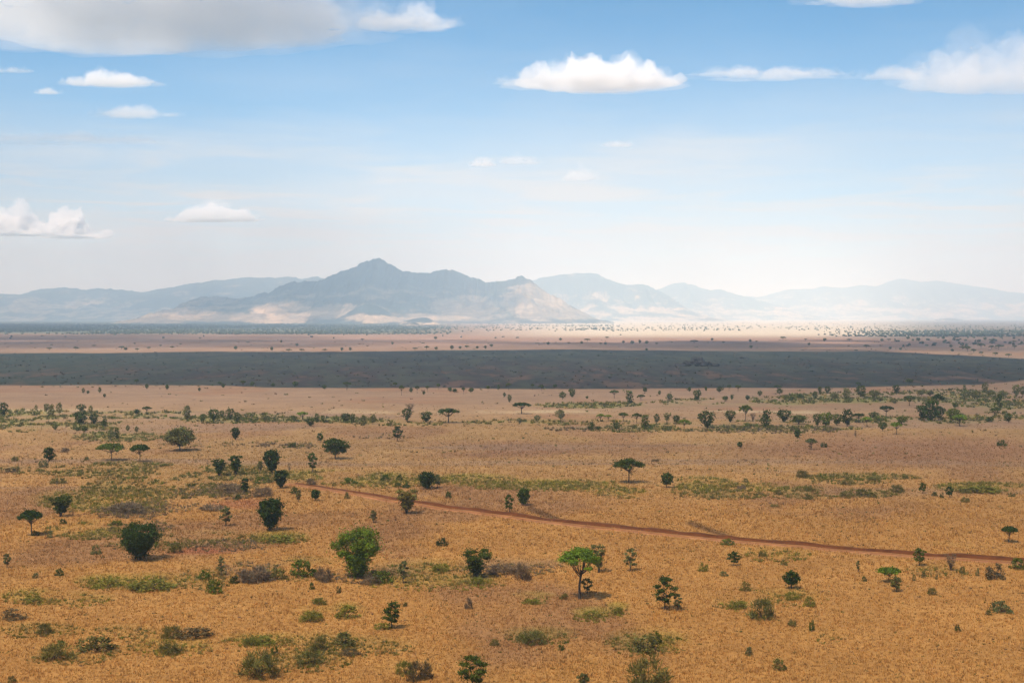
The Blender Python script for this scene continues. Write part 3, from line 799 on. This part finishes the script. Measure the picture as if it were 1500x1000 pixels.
FAR = """
72 513 4 7;111 513 5 8;75 507 3 4;138 508 3 6;178 512 5 9;184 513 4 5;201 514 4 6;197 505 3 4;218 512 4 6;235 508 3 4;252 511 4 6;264 506 3 4;345 512 5 5;363 503 3 5;398 514 6 4;423 516 5 8;442 515 4 7;476 515 4 7;435 507 4 4;412 502 4 3;96 495 3 4;293 497 3 4;608 513 4 7;625 512 5 7;639 512 4 5;662 512 6 5;674 511 4 4;684 511 5 7;699 511 4 4;711 511 5 4;720 508 4 5;638 497 4 5;531 499 3 6;575 505 4 3;501 514 5 4;513 513 4 4;
860 501 5 9;926 504 5 6;937 503 5 4;947 504 5 5;913 503 4 4;889 497 4 6;821 499 4 4;880 505 3 5;887 505 4 4;803 505 4 5;947 514 4 4;962 505 3 4;833 504 3 5;852 504 4 4;1017 503 5 11;1043 499 4 4;1100 510 4 5;1099 501 4 4;1108 502 3 4;1147 498 5 9;1208 500 5 5;1244 500 4 8;1269 510 5 10;1185 506 4 4;1292 500 4 5;1302 500 4 6;1312 501 3 6;1319 513 4 4;1304 512 4 4;1254 515 3 6;
1417 515 8 12;1426 517 6 8;1410 512 5 8;1437 510 7 11;1452 512 6 8;1463 512 7 10;1437 520 5 7;1458 521 5 8;1477 523 5 8;1443 498 4 5;1454 501 5 6;1485 503 4 6;1395 515 4 5;1393 509 4 5;1486 511 5 7;1345 500 5 6;1330 497 4 5;1382 497 4 5;1180 499 3 5;1060 503 3 5;
"""


def words(n):
    w = ['zeroth', 'first', 'second', 'third', 'fourth', 'fifth', 'sixth', 'seventh', 'eighth', 'ninth', 'tenth', 'eleventh', 'twelfth', 'thirteenth', 'fourteenth', 'fifteenth', 'sixteenth', 'seventeenth', 'eighteenth', 'nineteenth', 'twentieth']
    if n < len(w): return w[n]
    tens = {2: 'twenty', 3: 'thirty', 4: 'forty', 5: 'fifty', 6: 'sixty', 7: 'seventy', 8: 'eighty', 9: 'ninety'}
    t, u = divmod(n, 10)
    return tens[t] + '-' + w[u] if u else tens[t][:-1] + 'ieth'


def size_at(px, py, hpx, wpx):
    x, y, z = at(px, py)
    k = math.hypot(y, CAM_Z) / F * 0.995
    return x, y, z, hpx * k, wpx * k


def shade(c, g):
    v = g.uniform(0.85, 1.18); a = g.uniform(-.07, .07)
    return (LEAF[c][0] * v * (1 + a), LEAF[c][1] * v, LEAF[c][2] * v * (1 - a), 1)


LANDMARKS = [('lime umbrella acacia', 849, 850), ('heart-shaped tree', 205, 800), ('bright green pointed-foot tree', 522, 815), ('dark layered thorn tree', 697, 830), ('lone umbrella acacia', 921, 695), ('dense blackish tree', 396, 760),
             ('see-through olive thorn tree', 596, 740), ('dark feathery young tree', 975, 875), ('dark feathery sapling', 574, 905), ('blackish round tree', 1159, 850), ('flat-topped lime acacia', 1302, 842), ('leaning dark tree', 1477, 783),
             ('bent-trunk tree', 47, 765), ('dark tiered tree', 89, 740), ('side-by-side dark trees', 333, 685), ('acacia pair', 184, 665), ('wide-crowned tree', 491, 658), ('wide spreading tree', 263, 645), ('leggy bush', 1314, 716),
             ('grey-green umbrella tree', 1188, 650), ('purplish thorn tree', 1393, 825), ('scrub-line dark tree', 625, 705)]
trees_seen = []

seed = 1000
# --- the near trees: each one shaped singly
for line in NEAR.strip().splitlines():
    data, label = [s.strip() for s in line.split('|')]
    f = data.split()
    px, py, hp, wp = map(float, f[:4]); kd = SHORT[f[4]]; c = f[5]; lean = float(f[6]) if len(f) > 6 else 0.0
    x, y, z, h, w = size_at(px, py, hp, wp)
    seed += 1
    g = random.Random(seed)
    area = hp * wp
    n = int(np.clip(area * 3.4, 300, 12000) * (0.50 if kd == 'sapling' else (1.0 if kd in ('heart', 'umbrella') else 0.8)))
    leaf = np.clip(0.00090 * y, 0.16, 0.5)
    tm, cm = build(kd, KNAME[kd], h, w, n, leaf, seed, lean=lean, gap=0.25 if kd == 'sapling' else (0.15 if c == 'o' else 0.0), twigs=(c == 'p'))
    root = bpy.data.objects.new(KNAME[kd], None); COL.objects.link(root)
    root.location = (x, y, z); root.empty_display_size = 0.5
    tag(root, label, 'sapling' if kd == 'sapling' else 'tree', 'trees on the near plain')
    link('trunk', tm, root)
    cr = link('crown', cm, root); cr.color = shade(c, g)

# --- middle and far trees: copies of a few built kinds, turned, stretched and tinted one by one
PROTO = {}
for kd, nn in (('umbrella', 4), ('round', 4), ('heart', 4), ('cone', 2), ('column', 3), ('sapling', 4)):
    PROTO[kd] = [build(kd, KNAME[kd], 6.0, 6.0, 620, 0.48, 50 + 13 * q + len(kd), lean=(q - 1.5) * 0.03) for q in range(nn)]
PROTO1 = {kd: [build_one(kd, KNAME[kd], 6.0, 6.0, 200, 1.05, 90 + 11 * q + len(kd)) for q in range(3)] for kd in ('umbrella', 'round', 'heart', 'sapling', 'column')}
PROTO_TWIG = [build('cone', 'thorn_tree', 6.0, 6.0, 700, 0.7, 77, twigs=True)]


def parse(s):
    out = []
    for e in s.replace('\n', '').split(';'):
        if e.strip(): out.append(e.split())
    return out


def place_row(rows, where, group, parts_from):
    rows = sorted(rows, key=lambda e: float(e[0]))
    count = {}; todo = []
    for e in rows:
        px, py, hp, wp = map(float, e[:4])
        kd = SHORT[e[4]] if len(e) > 4 else ('umbrella' if wp > hp * 1.3 else 'round'); c = e[5] if len(e) > 5 else 'd'
        size = 'tall' if hp > 16 else ('tiny' if hp < 7 else 'small')
        shape = {'umbrella': 'flat-topped', 'round': 'round', 'heart': 'full-crowned', 'cone': 'flared', 'column': 'upright', 'sapling': 'thin'}[kd]
        base = f'{size} {CWORD[c]} {shape} tree {where}' if len(e) > 4 else f'tiny dark {shape} tree {where}'
        count[base] = count.get(base, 0) + 1
        todo.append((px, py, hp, wp, kd, c, base, count[base]))
    for (px, py, hp, wp, kd, c, base, k) in todo:
        x, y, z, h, w = size_at(px, py, hp, wp)
        g = random.Random(int(px * 7 + py))
        label = base if count[base] == 1 else f'{base}, {words(k)} such from left'
        rot = g.uniform(0, 6.28)
        if hp >= parts_from:
            pr = g.choice(PROTO_TWIG if c == 'p' else PROTO[kd])
            root = bpy.data.objects.new(KNAME[kd], None); COL.objects.link(root)
            tr = bpy.data.objects.new('trunk', pr[0]); cr = bpy.data.objects.new('crown', pr[1])
            for o in (tr, cr): o.parent = root; COL.objects.link(o)
            cr.color = shade(c, g)
        else:
            root = bpy.data.objects.new(KNAME[kd], g.choice(PROTO1[kd])); COL.objects.link(root)
            root.color = shade(c, g)
        root.location = (x, y, z - 0.05); root.rotation_euler = (0, 0, rot); root.scale = (w / 6.0 * 1.06, w / 6.0 * 1.06, h / 6.0 * 1.04)
        tag(root, label, 'tree', group)


place_row(parse(MID), 'in the middle tree belt', 'trees of the middle belt', 9)
place_row(parse(EDGE), "along the burnt strip's near edge", 'trees along the burnt strip', 9)
place_row(parse(FAR), 'on the pale strip beyond the burn', 'far trees beyond the burnt strip', 99)

# --- bushes: separate plants, a handful of built shapes per look
PB = [build_one('bush', 'bush', 2.0, 3.0, 950, 0.16, 300 + q) for q in range(9)]
PBT = [build_one('bush', 'bush', 2.0, 3.0, 1100, 0.34, 320 + q, twigs=True) for q in range(8)]
used = {}
pend = []
for e in parse(BUSHES):
    px, py, wp, hp = map(float, e[:4]); c = e[4]
    nm, lx, ly = min(LANDMARKS, key=lambda l: math.hypot(l[1] - px, (l[2] - py) * 1.3))
    dx_, dy_ = px - lx, py - ly
    d = math.hypot(dx_, dy_)
    if abs(dx_) > abs(dy_) * 1.2: rel = ('right' if dx_ > 0 else 'left') + ' of the'
    else: rel = 'in front of the' if dy_ > 0 else 'behind the'
    far_ = 'far ' if d > 110 and 'of' in rel and rel.split()[0] in ('left', 'right') else ''
    size = 'wide ' if wp > 38 else ('small ' if wp < 13 else ('low ' if hp < wp * 0.45 else ''))
    noun = {'p': 'leafless thorn bush', 'b': 'dry bush'}.get(c, 'bush')
    base = f'{size}{CWORD[c]} {noun} {far_}{rel} {nm}'
    pend.append((px, py, wp, hp, c, base, d)); used.setdefault(base, []).append(d)
for (px, py, wp, hp, c, base, d) in pend:
    x, y, z, h, w = size_at(px, py, hp, wp)
    g = random.Random(int(px * 3 + py * 5))
    o = bpy.data.objects.new('bush', g.choice(PBT if c == 'p' or (c in 'oby' and g.random() < .6) else PB)); COL.objects.link(o)
    o.location = (x, y, z - 0.08); o.rotation_euler = (0, 0, g.uniform(0, 6.28)); o.color = shade(c, g)
    o.scale = (w / 3.0 * 1.08, w / 3.0 * g.uniform(.7, 1.0), h / 2.0 * 1.1)
    ds = sorted(used[base])
    label = base if len(ds) == 1 else f'{base}, {words(ds.index(d) + 1)} closest'
    tag(o, label, 'bush', 'bushes scattered over the plain')


# ------------------------------------------------------------------ rock outcrop in the burn
def boulder(g, s):
    V = []; n1, n2 = 5, 8
    for i in range(n1 + 1):
        ph = math.pi * i / n1
        for j in range(n2):
            t = 2 * math.pi * j / n2
            k = g.uniform(.78, 1.15)
            V.append((math.sin(ph) * math.cos(t) * s * k, math.sin(ph) * math.sin(t) * s * k, math.cos(ph) * s * .8 * k))
    Fq = [(i * n2 + j, (i + 1) * n2 + j, (i + 1) * n2 + (j + 1) % n2, i * n2 + (j + 1) % n2) for i in range(n1) for j in range(n2)]
    return np.array(V), np.array(Fq)


for (px, py, wp, hp, nb, lab) in ((1021, 536, 62, 16, 60, 'dark rocky outcrop heaped up inside the burnt strip'), (1087, 525, 18, 4, 14, 'small dark rock pile behind the rocky outcrop')):
    x, y, z, h, w = size_at(px, py, hp, wp)
    root = bpy.data.objects.new('rock_outcrop', None); COL.objects.link(root); root.location = (x, y, z)
    tag(root, lab, 'rocks')
    g = random.Random(int(px))
    shapes = [make_mesh('boulder', *boulder(g, 1.0), [M['rock']]) for _ in range(5)]
    for k in range(nb):
        u = g.uniform(-1, 1); v = g.uniform(-1, 1)
        top = max(0.06, (1 - abs(u) ** 1.3) * (1 - .6 * abs(v)) * g.uniform(.55, 1.0)) * h
        o = link('boulder', g.choice(shapes), root)
        s = g.uniform(.09, .2) * h + 0.9
        o.location = (u * w * .48, v * w * .25, max(top - s * .7, 0)); o.scale = (s * g.uniform(1, 1.7), s * g.uniform(.8, 1.3), s * g.uniform(.7, 1.2)); o.rotation_euler = (g.uniform(-.3, .3), g.uniform(-.3, .3), g.uniform(0, 6))


# ------------------------------------------------------------------ ground cover, dry grass, far wood (uncountable: one object each)
def clumps(P, size, tall, colr, per, g, spread=0.5, width=0.35):
    """per leaf-blades around each point, as single triangles"""
    n = len(P)
    ang = g.uniform(0, 2 * np.pi, (n, per)); rad = np.sqrt(g.random((n, per))) * spread
    lx = np.cos(ang) * rad * size[:, None]; ly = np.sin(ang) * rad * size[:, None]
    b0 = P[:, None, :] + np.stack([lx, ly, np.zeros_like(lx)], 2)
    top = b0 + np.stack([lx * g.uniform(.2, 1.4, (n, per)) + g.normal(size=(n, per)) * .18 * size[:, None], ly * g.uniform(.2, 1.4, (n, per)) + g.normal(size=(n, per)) * .18 * size[:, None],
                         tall[:, None] * g.uniform(.45, 1.15, (n, per))], 2)
    a2 = g.uniform(0, np.pi, (n, per)); wv = (width * size[:, None] * g.uniform(.5, 1.2, (n, per)))
    e = np.stack([np.cos(a2) * wv, np.sin(a2) * wv, np.zeros_like(wv)], 2)
    V = np.stack([b0 - e * .5, b0 + e * .5, top], 2).reshape(-1, 3)
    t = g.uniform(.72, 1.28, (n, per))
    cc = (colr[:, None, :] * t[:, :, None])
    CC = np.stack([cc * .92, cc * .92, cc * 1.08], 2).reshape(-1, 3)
    return V, np.arange(len(V)).reshape(-1, 3), CC


g = np.random.default_rng(11)
# dry grass, thinning out with distance as single tufts stop being told apart
ng = 330000
uu = g.random(ng); r0_, r1_ = 178.0, 1100.0
rd = 1.0 / (1 / math.sqrt(r0_) + uu * (1 / math.sqrt(r1_) - 1 / math.sqrt(r0_))) ** 2
az = np.radians(g.uniform(-22.5, 22.5, ng))
gx_ = rd * np.sin(az); gy_ = rd * np.cos(az)
td = track_dist(gx_, gy_)
keep = ((td > 2.0 + g.random(ng) * 1.0) | ((td < .45) & (g.random(ng) < .6))) & (g.random(ng) > sstep(330, 900, rd))
gx_, gy_, rd = gx_[keep], gy_[keep], rd[keep]
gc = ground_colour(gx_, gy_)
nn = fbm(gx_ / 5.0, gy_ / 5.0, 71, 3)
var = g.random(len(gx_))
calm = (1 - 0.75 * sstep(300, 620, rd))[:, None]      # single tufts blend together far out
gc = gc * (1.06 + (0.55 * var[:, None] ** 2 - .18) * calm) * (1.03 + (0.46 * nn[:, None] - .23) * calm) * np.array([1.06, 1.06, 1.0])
rust = g.random(len(gx_)) < 0.20 * calm[:, 0]
gc[rust] *= np.array([0.82, 0.66, 0.50])
dk = g.random(len(gx_)) < (0.06 + 0.14 * (nn > .6)) * calm[:, 0]
gc[dk] *= np.array([0.42, 0.42, 0.40])
P = np.stack([gx_, gy_, height(gx_, gy_) - 0.02], 1)
sz = np.clip(0.0015 * rd, .30, 1.2) * g.uniform(.6, 1.4, len(P))
tl = g.uniform(.20, .55, len(P)) * (0.55 + 0.9 * nn) * np.clip(rd / 300, .9, 1.3)
V, Fq, CC = clumps(P, sz, tl, gc, 3, g, 0.6, 0.34)
tag(link('dry_grass', make_mesh('dry_grass', V, Fq, [M['grass']], CC)), 'tawny dry grass covering the near plain', None, None, 'stuff')

# low green and purplish scrub in patches
PV, PF, PC, off = [], [], [], 0
for (cx, cyy, rx, ry, s, c) in PATCHES:
    nclump = int(rx * ry * s * (0.7 if cyy < 640 else (0.62 if cyy < 825 else 0.36)))
    a_ = g.uniform(0, 2 * np.pi, nclump); q_ = np.sqrt(g.random(nclump)) * 1.1
    px = cx + np.cos(a_) * q_ * rx; py = cyy + np.sin(a_) * q_ * ry
    pts = at_many(px, py)
    n_ = fbm(pts[:, 0] / 14.0, pts[:, 1] / 22.0, 22, 4) * .6 + fbm(pts[:, 0] / 45.0, pts[:, 1] / 80.0, 21, 5) * .4
    pts = pts[(n_ > 0.43) & (track_dist(pts[:, 0], pts[:, 1]) > 4)]
    if not len(pts): continue
    k = pts[:, 1] / F
    size = k * g.uniform(1.6, 4.6, len(pts)); tall = k * g.uniform(1.6, 4.8, len(pts)) * (1.0 if cyy > 640 else .9)
    col = np.array(LEAF[c])[None, :] * g.uniform(.65, 1.35, (len(pts), 1)) * (.68 if cyy < 640 else (1.0 if cyy < 825 else 1.2))
    straw = g.random(len(pts)) < .22
    col[straw] = np.array((.33, .22, .075)) * g.uniform(.8, 1.2, (straw.sum(), 1))
    alt = g.random(len(pts)) < .25
    col[alt] = np.array(LEAF['m' if c in 'go' else 'o']) * 1.1
    V, Fq, CC = clumps(pts, size, tall, col, 12, g, 0.6, 0.45)
    PV.append(V); PF.append(Fq + off); PC.append(CC); off += len(V)
tag(link('low_scrub', make_mesh('low_scrub', np.concatenate(PV), np.concatenate(PF), [M['scrub']], np.concatenate(PC))), 'low green and purplish scrub growing in patches', None, None, 'stuff')

# sprigs and tussocks strewn over the open grass, and unburnt tufts in the char
npt = 5200
px = g.uniform(-60, 1560, npt); py = HZ + 34 + (1010 - HZ - 34) * g.random(npt) ** 1.25
px[:1500] = g.uniform(-60, 1560, 1500); py[:1500] = g.uniform(517, 567, 1500)
pts = at_many(px, py)
bm = burn_mask(px, py, pts[:, 0], pts[:, 1])
ok = (track_dist(pts[:, 0], pts[:, 1]) > 4) & (g.random(npt) < np.where(py < 640, .55, 1))
pts, bm, py = pts[ok], bm[ok], py[ok]
k = pts[:, 1] / F
size = k * g.uniform(1.2, 4.2, len(pts)); tall = np.minimum(k * g.uniform(.6, 3.2, len(pts)), 1.6)
pal = np.array([LEAF['o'], LEAF['b'], LEAF['d'], LEAF['g'], (0.16, .085, .045), LEAF['b']])
col = pal[g.integers(0, len(pal), len(pts))]
inb = bm > .5
col[inb] = np.array([(0.10, .07, .055), (.05, .05, .04), (.045, .055, .035)])[g.integers(0, 3, inb.sum())]
V, Fq, CC = clumps(pts, size, tall, col, 9, g, 0.6, 0.5)
tag(link('ground_cover', make_mesh('ground_cover', V, Fq, [M['scrub']], CC)), 'small dark sprigs and tussocks strewn over the plain', None, None, 'stuff')

# the far wood at the foot of the mountains
WX, WY = [], []
for (x0, x1, y0, y1, n) in ((-80, 660, 470, 489.5, 15000), (560, 900, 470, 484, 1900), (1180, 1580, 484.5, 493, 2300), (640, 1500, 472, 486, 1500), (1250, 1560, 490, 508, 110), (-80, 1560, 487, 496, 60)):
    WX.append(g.uniform(x0, x1, n)); WY.append(y0 + (y1 - y0) * g.random(n))
WX = np.concatenate(WX); WY = np.concatenate(WY)
t = (CAM_Z) / ((WY - 500.0) / F * CA + SA)
wx = (WX - 750) / F * t; wy = t * (CA + (500 - WY) / F * SA)
wP = np.stack([wx, wy, np.zeros_like(wx)], 1)
cl = fbm(wx / 500.0, wy / 900.0, 81, 3)
thin = np.where(WX > 1000, sstep(1180, 1430, WX), 1 - sstep(430, 700, WX) * .75)       # the wood thins out towards the open plain
thin = np.where((WX > 700) & (WX < 1300) & (WY < 484.5), .8, thin)
wP = wP[(cl + g.random(len(wx)) * .3 > .5) & (g.random(len(wx)) < thin)]
n = len(wP)
size = g.uniform(4, 11, n); tall = g.uniform(2.5, 6.0, n)
ring = np.linspace(0, 2 * np.pi, 5, endpoint=False)
lay = [(0.85, 0.05), (.85, .68)]
VV = []
for (q, zz) in lay:
    rj = g.uniform(.7, 1.2, (n, 5)) * size[:, None] * .5 * q
    VV.append(np.stack([wP[:, 0:1] + np.cos(ring) * rj, wP[:, 1:2] + np.sin(ring) * rj, np.repeat((tall * zz)[:, None], 5, 1) + g.normal(size=(n, 5)) * .3], 2))
apex = np.stack([wP[:, 0], wP[:, 1], tall], 1)[:, None, :]
VV = np.concatenate(VV + [apex], 1)                  # n x 11 x 3
loc = []
for b in range(5):
    b2 = (b + 1) % 5
    loc += [(b, b2, 5 + b2), (b, 5 + b2, 5 + b), (5 + b, 5 + b2, 10)]
loc = np.array(loc)
FF = (np.arange(n)[:, None, None] * 11 + loc[None]).reshape(-1, 3)
colw = np.array([.050, .062, .034])[None, :] * g.uniform(.6, 1.5, (n, 1)) * np.array([1, 1, 1])
tag(link('far_forest', make_mesh('far_forest', VV.reshape(-1, 3), FF, [M['scrub']], np.repeat(colw, 11, 0))), 'far thorn woodland spread at the foot of the mountains', None, None, 'stuff')


# ------------------------------------------------------------------ clouds: closed billowing bodies filled with even vapour
def cloud(label, centre, size, density, seed, lumps=26, voxel=None, flat=0.25, billow=0.26, group=None, aniso=0.1, name='cloud'):
    g = random.Random(seed)
    sx, sy, sz = size
    V, Fq, off = [], [], 0
    import bmesh
    bm0 = bmesh.new(); bmesh.ops.create_icosphere(bm0, subdivisions=2, radius=1.0)
    bm0.verts.ensure_lookup_table(); bv = np.array([v.co[:] for v in bm0.verts]); bf = np.array([[v.index for v in f.verts] for f in bm0.faces]); bm0.free()
    for k in range(lumps):
        a = g.uniform(0, 6.283); q = math.sqrt(g.random())
        x = math.cos(a) * q * .5 * sx * .84; y = math.sin(a) * q * .5 * sy * .84
        s = (1.05 - q * .62) * g.uniform(.55, 1.0)
        rz = sz * .55 * s; rx = min(max(rz * 1.3, sx * .10), sx * .2); ry = min(max(rz * 1.3, sy * .10), sy * .25)
        v = bv * np.array([rx, ry, rz]) + np.array([x, y, rz * .62])
        V.append(v); Fq.append(bf + off); off += len(v)
    me = make_mesh('cloud_base', np.concatenate(V), np.concatenate(Fq))
    tmp = bpy.data.objects.new('cloud_base', me); COL.objects.link(tmp)
    rm = tmp.modifiers.new('r', 'REMESH'); rm.mode = 'VOXEL'; rm.voxel_size = voxel or max(sx / 95, sz / 26)
    dg = bpy.context.evaluated_depsgraph_get()
    me2 = bpy.data.meshes.new_from_object(tmp.evaluated_get(dg), depsgraph=dg)
    bpy.data.objects.remove(tmp); bpy.data.meshes.remove(me)
    n = len(me2.vertices)
    co = np.empty(n * 3, np.float32); me2.vertices.foreach_get('co', co); co = co.reshape(-1, 3)
    no = np.empty(n * 3, np.float32); me2.vertices.foreach_get('normal', no); no = no.reshape(-1, 3)
    wl_ = sz * 0.55
    disp = np.zeros(n); p = co.astype(float) / wl_ + seed * 3.1; amp = 1.0
    for o_ in range(5):
        disp += amp * (0.36 - np.abs(vnoise3(p, seed + o_) * 2 - 1)); p = p * 2.1; amp *= .6
    up = np.clip(no[:, 2] + .75, .25, 1)
    co = co + no * (disp * sz * billow * up)[:, None]
    low = co[:, 2] < sz * flat
    co[low, 2] = sz * flat - (sz * flat - co[low, 2]) * .28
    me2.vertices.foreach_set('co', co.astype(np.float32).ravel()); me2.update()
    me2.materials.clear(); me2.materials.append(volume_mat('cloud_vapour', density, (1, 1, 1), aniso))
    o = link(name, me2, None, centre)
    tag(o, label, 'cloud', group)
    return o


def sky_at(px, py, alt):
    """point at an altitude seen along a pixel's ray"""
    u = (px - 750.0) / F; v = (500.0 - py) / F
    d = Vector((u, CA + v * SA, -SA + v * CA)); t = (alt - CAM_Z) / d.z
    return Vector((d.x * t, d.y * t, alt))


def sky_cloud(label, px, base_py, wpx, hpx, alt, dens, seed, deep=1.0, **kw):
    p = sky_at(px, base_py, alt); k = p.y / F
    o = cloud(label, p, (wpx * k, wpx * k * deep, hpx * k), dens, seed, group='clouds in the sky', **kw)
    # thin torn vapour round the body
    kw = dict(kw); kw['lumps'] = int(kw.get('lumps', 26) * 1.1); kw['billow'] = .34; kw['voxel'] = max(wpx * k * 1.16 / 80, hpx * k / 20)
    fr = cloud(None, (0, 0, -hpx * k * .03), (wpx * k * 1.16, wpx * k * deep * 1.1, hpx * k * 1.12), dens * .30, seed + 50, name='fringe', **kw)
    del fr['category']
    fr.parent = o
    return o


ALT = 2300
sky_cloud('big grey-based cumulus bank hanging at the upper left', 190, 80, 690, 200, ALT, 0.0015, 1, 0.55, lumps=110, voxel=25, billow=.34)
sky_cloud('white cumulus wisp at the end of the grey-based bank', 590, 50, 150, 60, ALT, 0.0034, 2, 0.6)
sky_cloud('single white cumulus floating right of centre', 872, 138, 255, 70, ALT, 0.0050, 3, 0.6, lumps=46, voxel=15, billow=.32)
sky_cloud('thin cloud streak trailing from the single cumulus', 1120, 118, 260, 28, ALT, 0.0026, 4, 0.4)
sky_cloud('broad pale cloud at the right edge of the sky', 1465, 148, 270, 120, ALT, 0.0011, 5, 0.5, lumps=44, voxel=19, billow=.34)
sky_cloud('small ragged cloud between streak and pale cloud', 1310, 120, 110, 30, ALT, 0.0020, 6, 0.5)
sky_cloud('bright cloud base along the top edge at right', 1260, 12, 180, 50, ALT, 0.0030, 7, 0.5)
sky_cloud('lens-shaped white cloud below the grey-based bank', 160, 130, 145, 34, ALT, 0.0060, 8, 0.5)
sky_cloud('small round cloud left of the lens-shaped cloud', 70, 140, 38, 16, ALT, 0.0060, 9, 0.7)
sky_cloud('faint ragged cloud under the lens-shaped cloud', 197, 176, 125, 30, ALT, 0.0026, 10, 0.5)
sky_cloud('flat cloud scrap at the left edge of the sky', 18, 108, 60, 14, ALT, 0.0040, 11, 0.5)
sky_cloud('long thin veil low at the left', 90, 212, 300, 26, ALT, 0.0012, 12, 0.4)
sky_cloud('towering white cumulus low on the left horizon', 100, 358, 85, 62, ALT, 0.0110, 13, 0.6)
sky_cloud('hazy cumulus head at the left edge of the horizon', 22, 354, 130, 60, ALT, 0.0060, 14, 0.6)
sky_cloud('flat-based low cloud left of the peak', 310, 330, 150, 40, ALT, 0.0050, 15, 0.5)
sky_cloud('small white puff above the pyramid peak', 707, 247, 34, 24, ALT, 0.0050, 16, 0.8)
sky_cloud('faint puff beside the small white puff', 762, 243, 60, 22, ALT, 0.0024, 17, 0.6)
sky_cloud('leaning white wisp above the far ranges', 848, 270, 50, 36, ALT, 0.0026, 18, 0.5)
sky_cloud('little pale cloud above the leaning wisp', 905, 218, 46, 20, ALT, 0.0026, 19, 0.5)


def shade_cloud(label, tx_, ty_, tz_, size, alt, dens, seed, **kw):
    """a cloud above the frame, placed so that its shadow falls on a given spot"""
    p = Vector((tx_, ty_, tz_)) + SUN * ((alt - tz_) / SUN.z)
    kw.setdefault('voxel', max(size[0] / 62, size[2] / 14))
    return cloud(label, p, size, dens, seed, group='clouds overhead', **kw)


shade_cloud('wide cloud sheet overhead above the near plain', 0, 230, 0, (7200, 5900, 520), 3000, 0.0024, 31, lumps=130, flat=.3, billow=.12)
shade_cloud('cloud above the left end of the pale strip', -1480, 3000, 0, (3000, 2500, 460), 3000, 0.0085, 36, lumps=70, flat=.3, billow=.12)
shade_cloud('small cloud above the middle of the pale strip', 440, 2600, 0, (1250, 1350, 300), 3000, 0.0120, 37, lumps=50, flat=.3, billow=.12)
shade_cloud('cloud above the left woodland', -3500, 7300, 0, (6600, 6800, 560), 3300, 0.0080, 32, lumps=110, flat=.3, billow=.15)
shade_cloud('cloud above the main peak', -1750, 12900, 350, (3900, 3900, 600), 4300, 0.0065, 33, lumps=80, flat=.3, billow=.15)
shade_cloud('cloud above the plain at right', 1800, 3000, 0, (2500, 2700, 440), 3000, 0.0085, 34, lumps=70, flat=.3, billow=.15)
shade_cloud('cloud above the left range', -5600, 18500, 300, (7000, 4200, 600), 5200, 0.0050, 35, lumps=70, flat=.3, billow=.15)

# ------------------------------------------------------------------ haze: one closed box of even air round the whole place
hx = 46000.0
hb = np.array([(-hx, -hx, -25), (hx, -hx, -25), (hx, hx, -25), (-hx, hx, -25), (-hx, -hx, 965), (hx, -hx, 965), (hx, hx, 965), (-hx, hx, 965)])
hf = np.array([(0, 3, 2, 1), (4, 5, 6, 7), (0, 1, 5, 4), (1, 2, 6, 5), (2, 3, 7, 6), (3, 0, 4, 7)])
haze = link('haze', make_mesh('haze', hb, hf, [volume_mat('haze_air', HAZE, (0.58, 0.80, 1.0), 0.0, True)]))
tag(haze, 'pale dusty air over the whole plain', None, None, 'stuff')
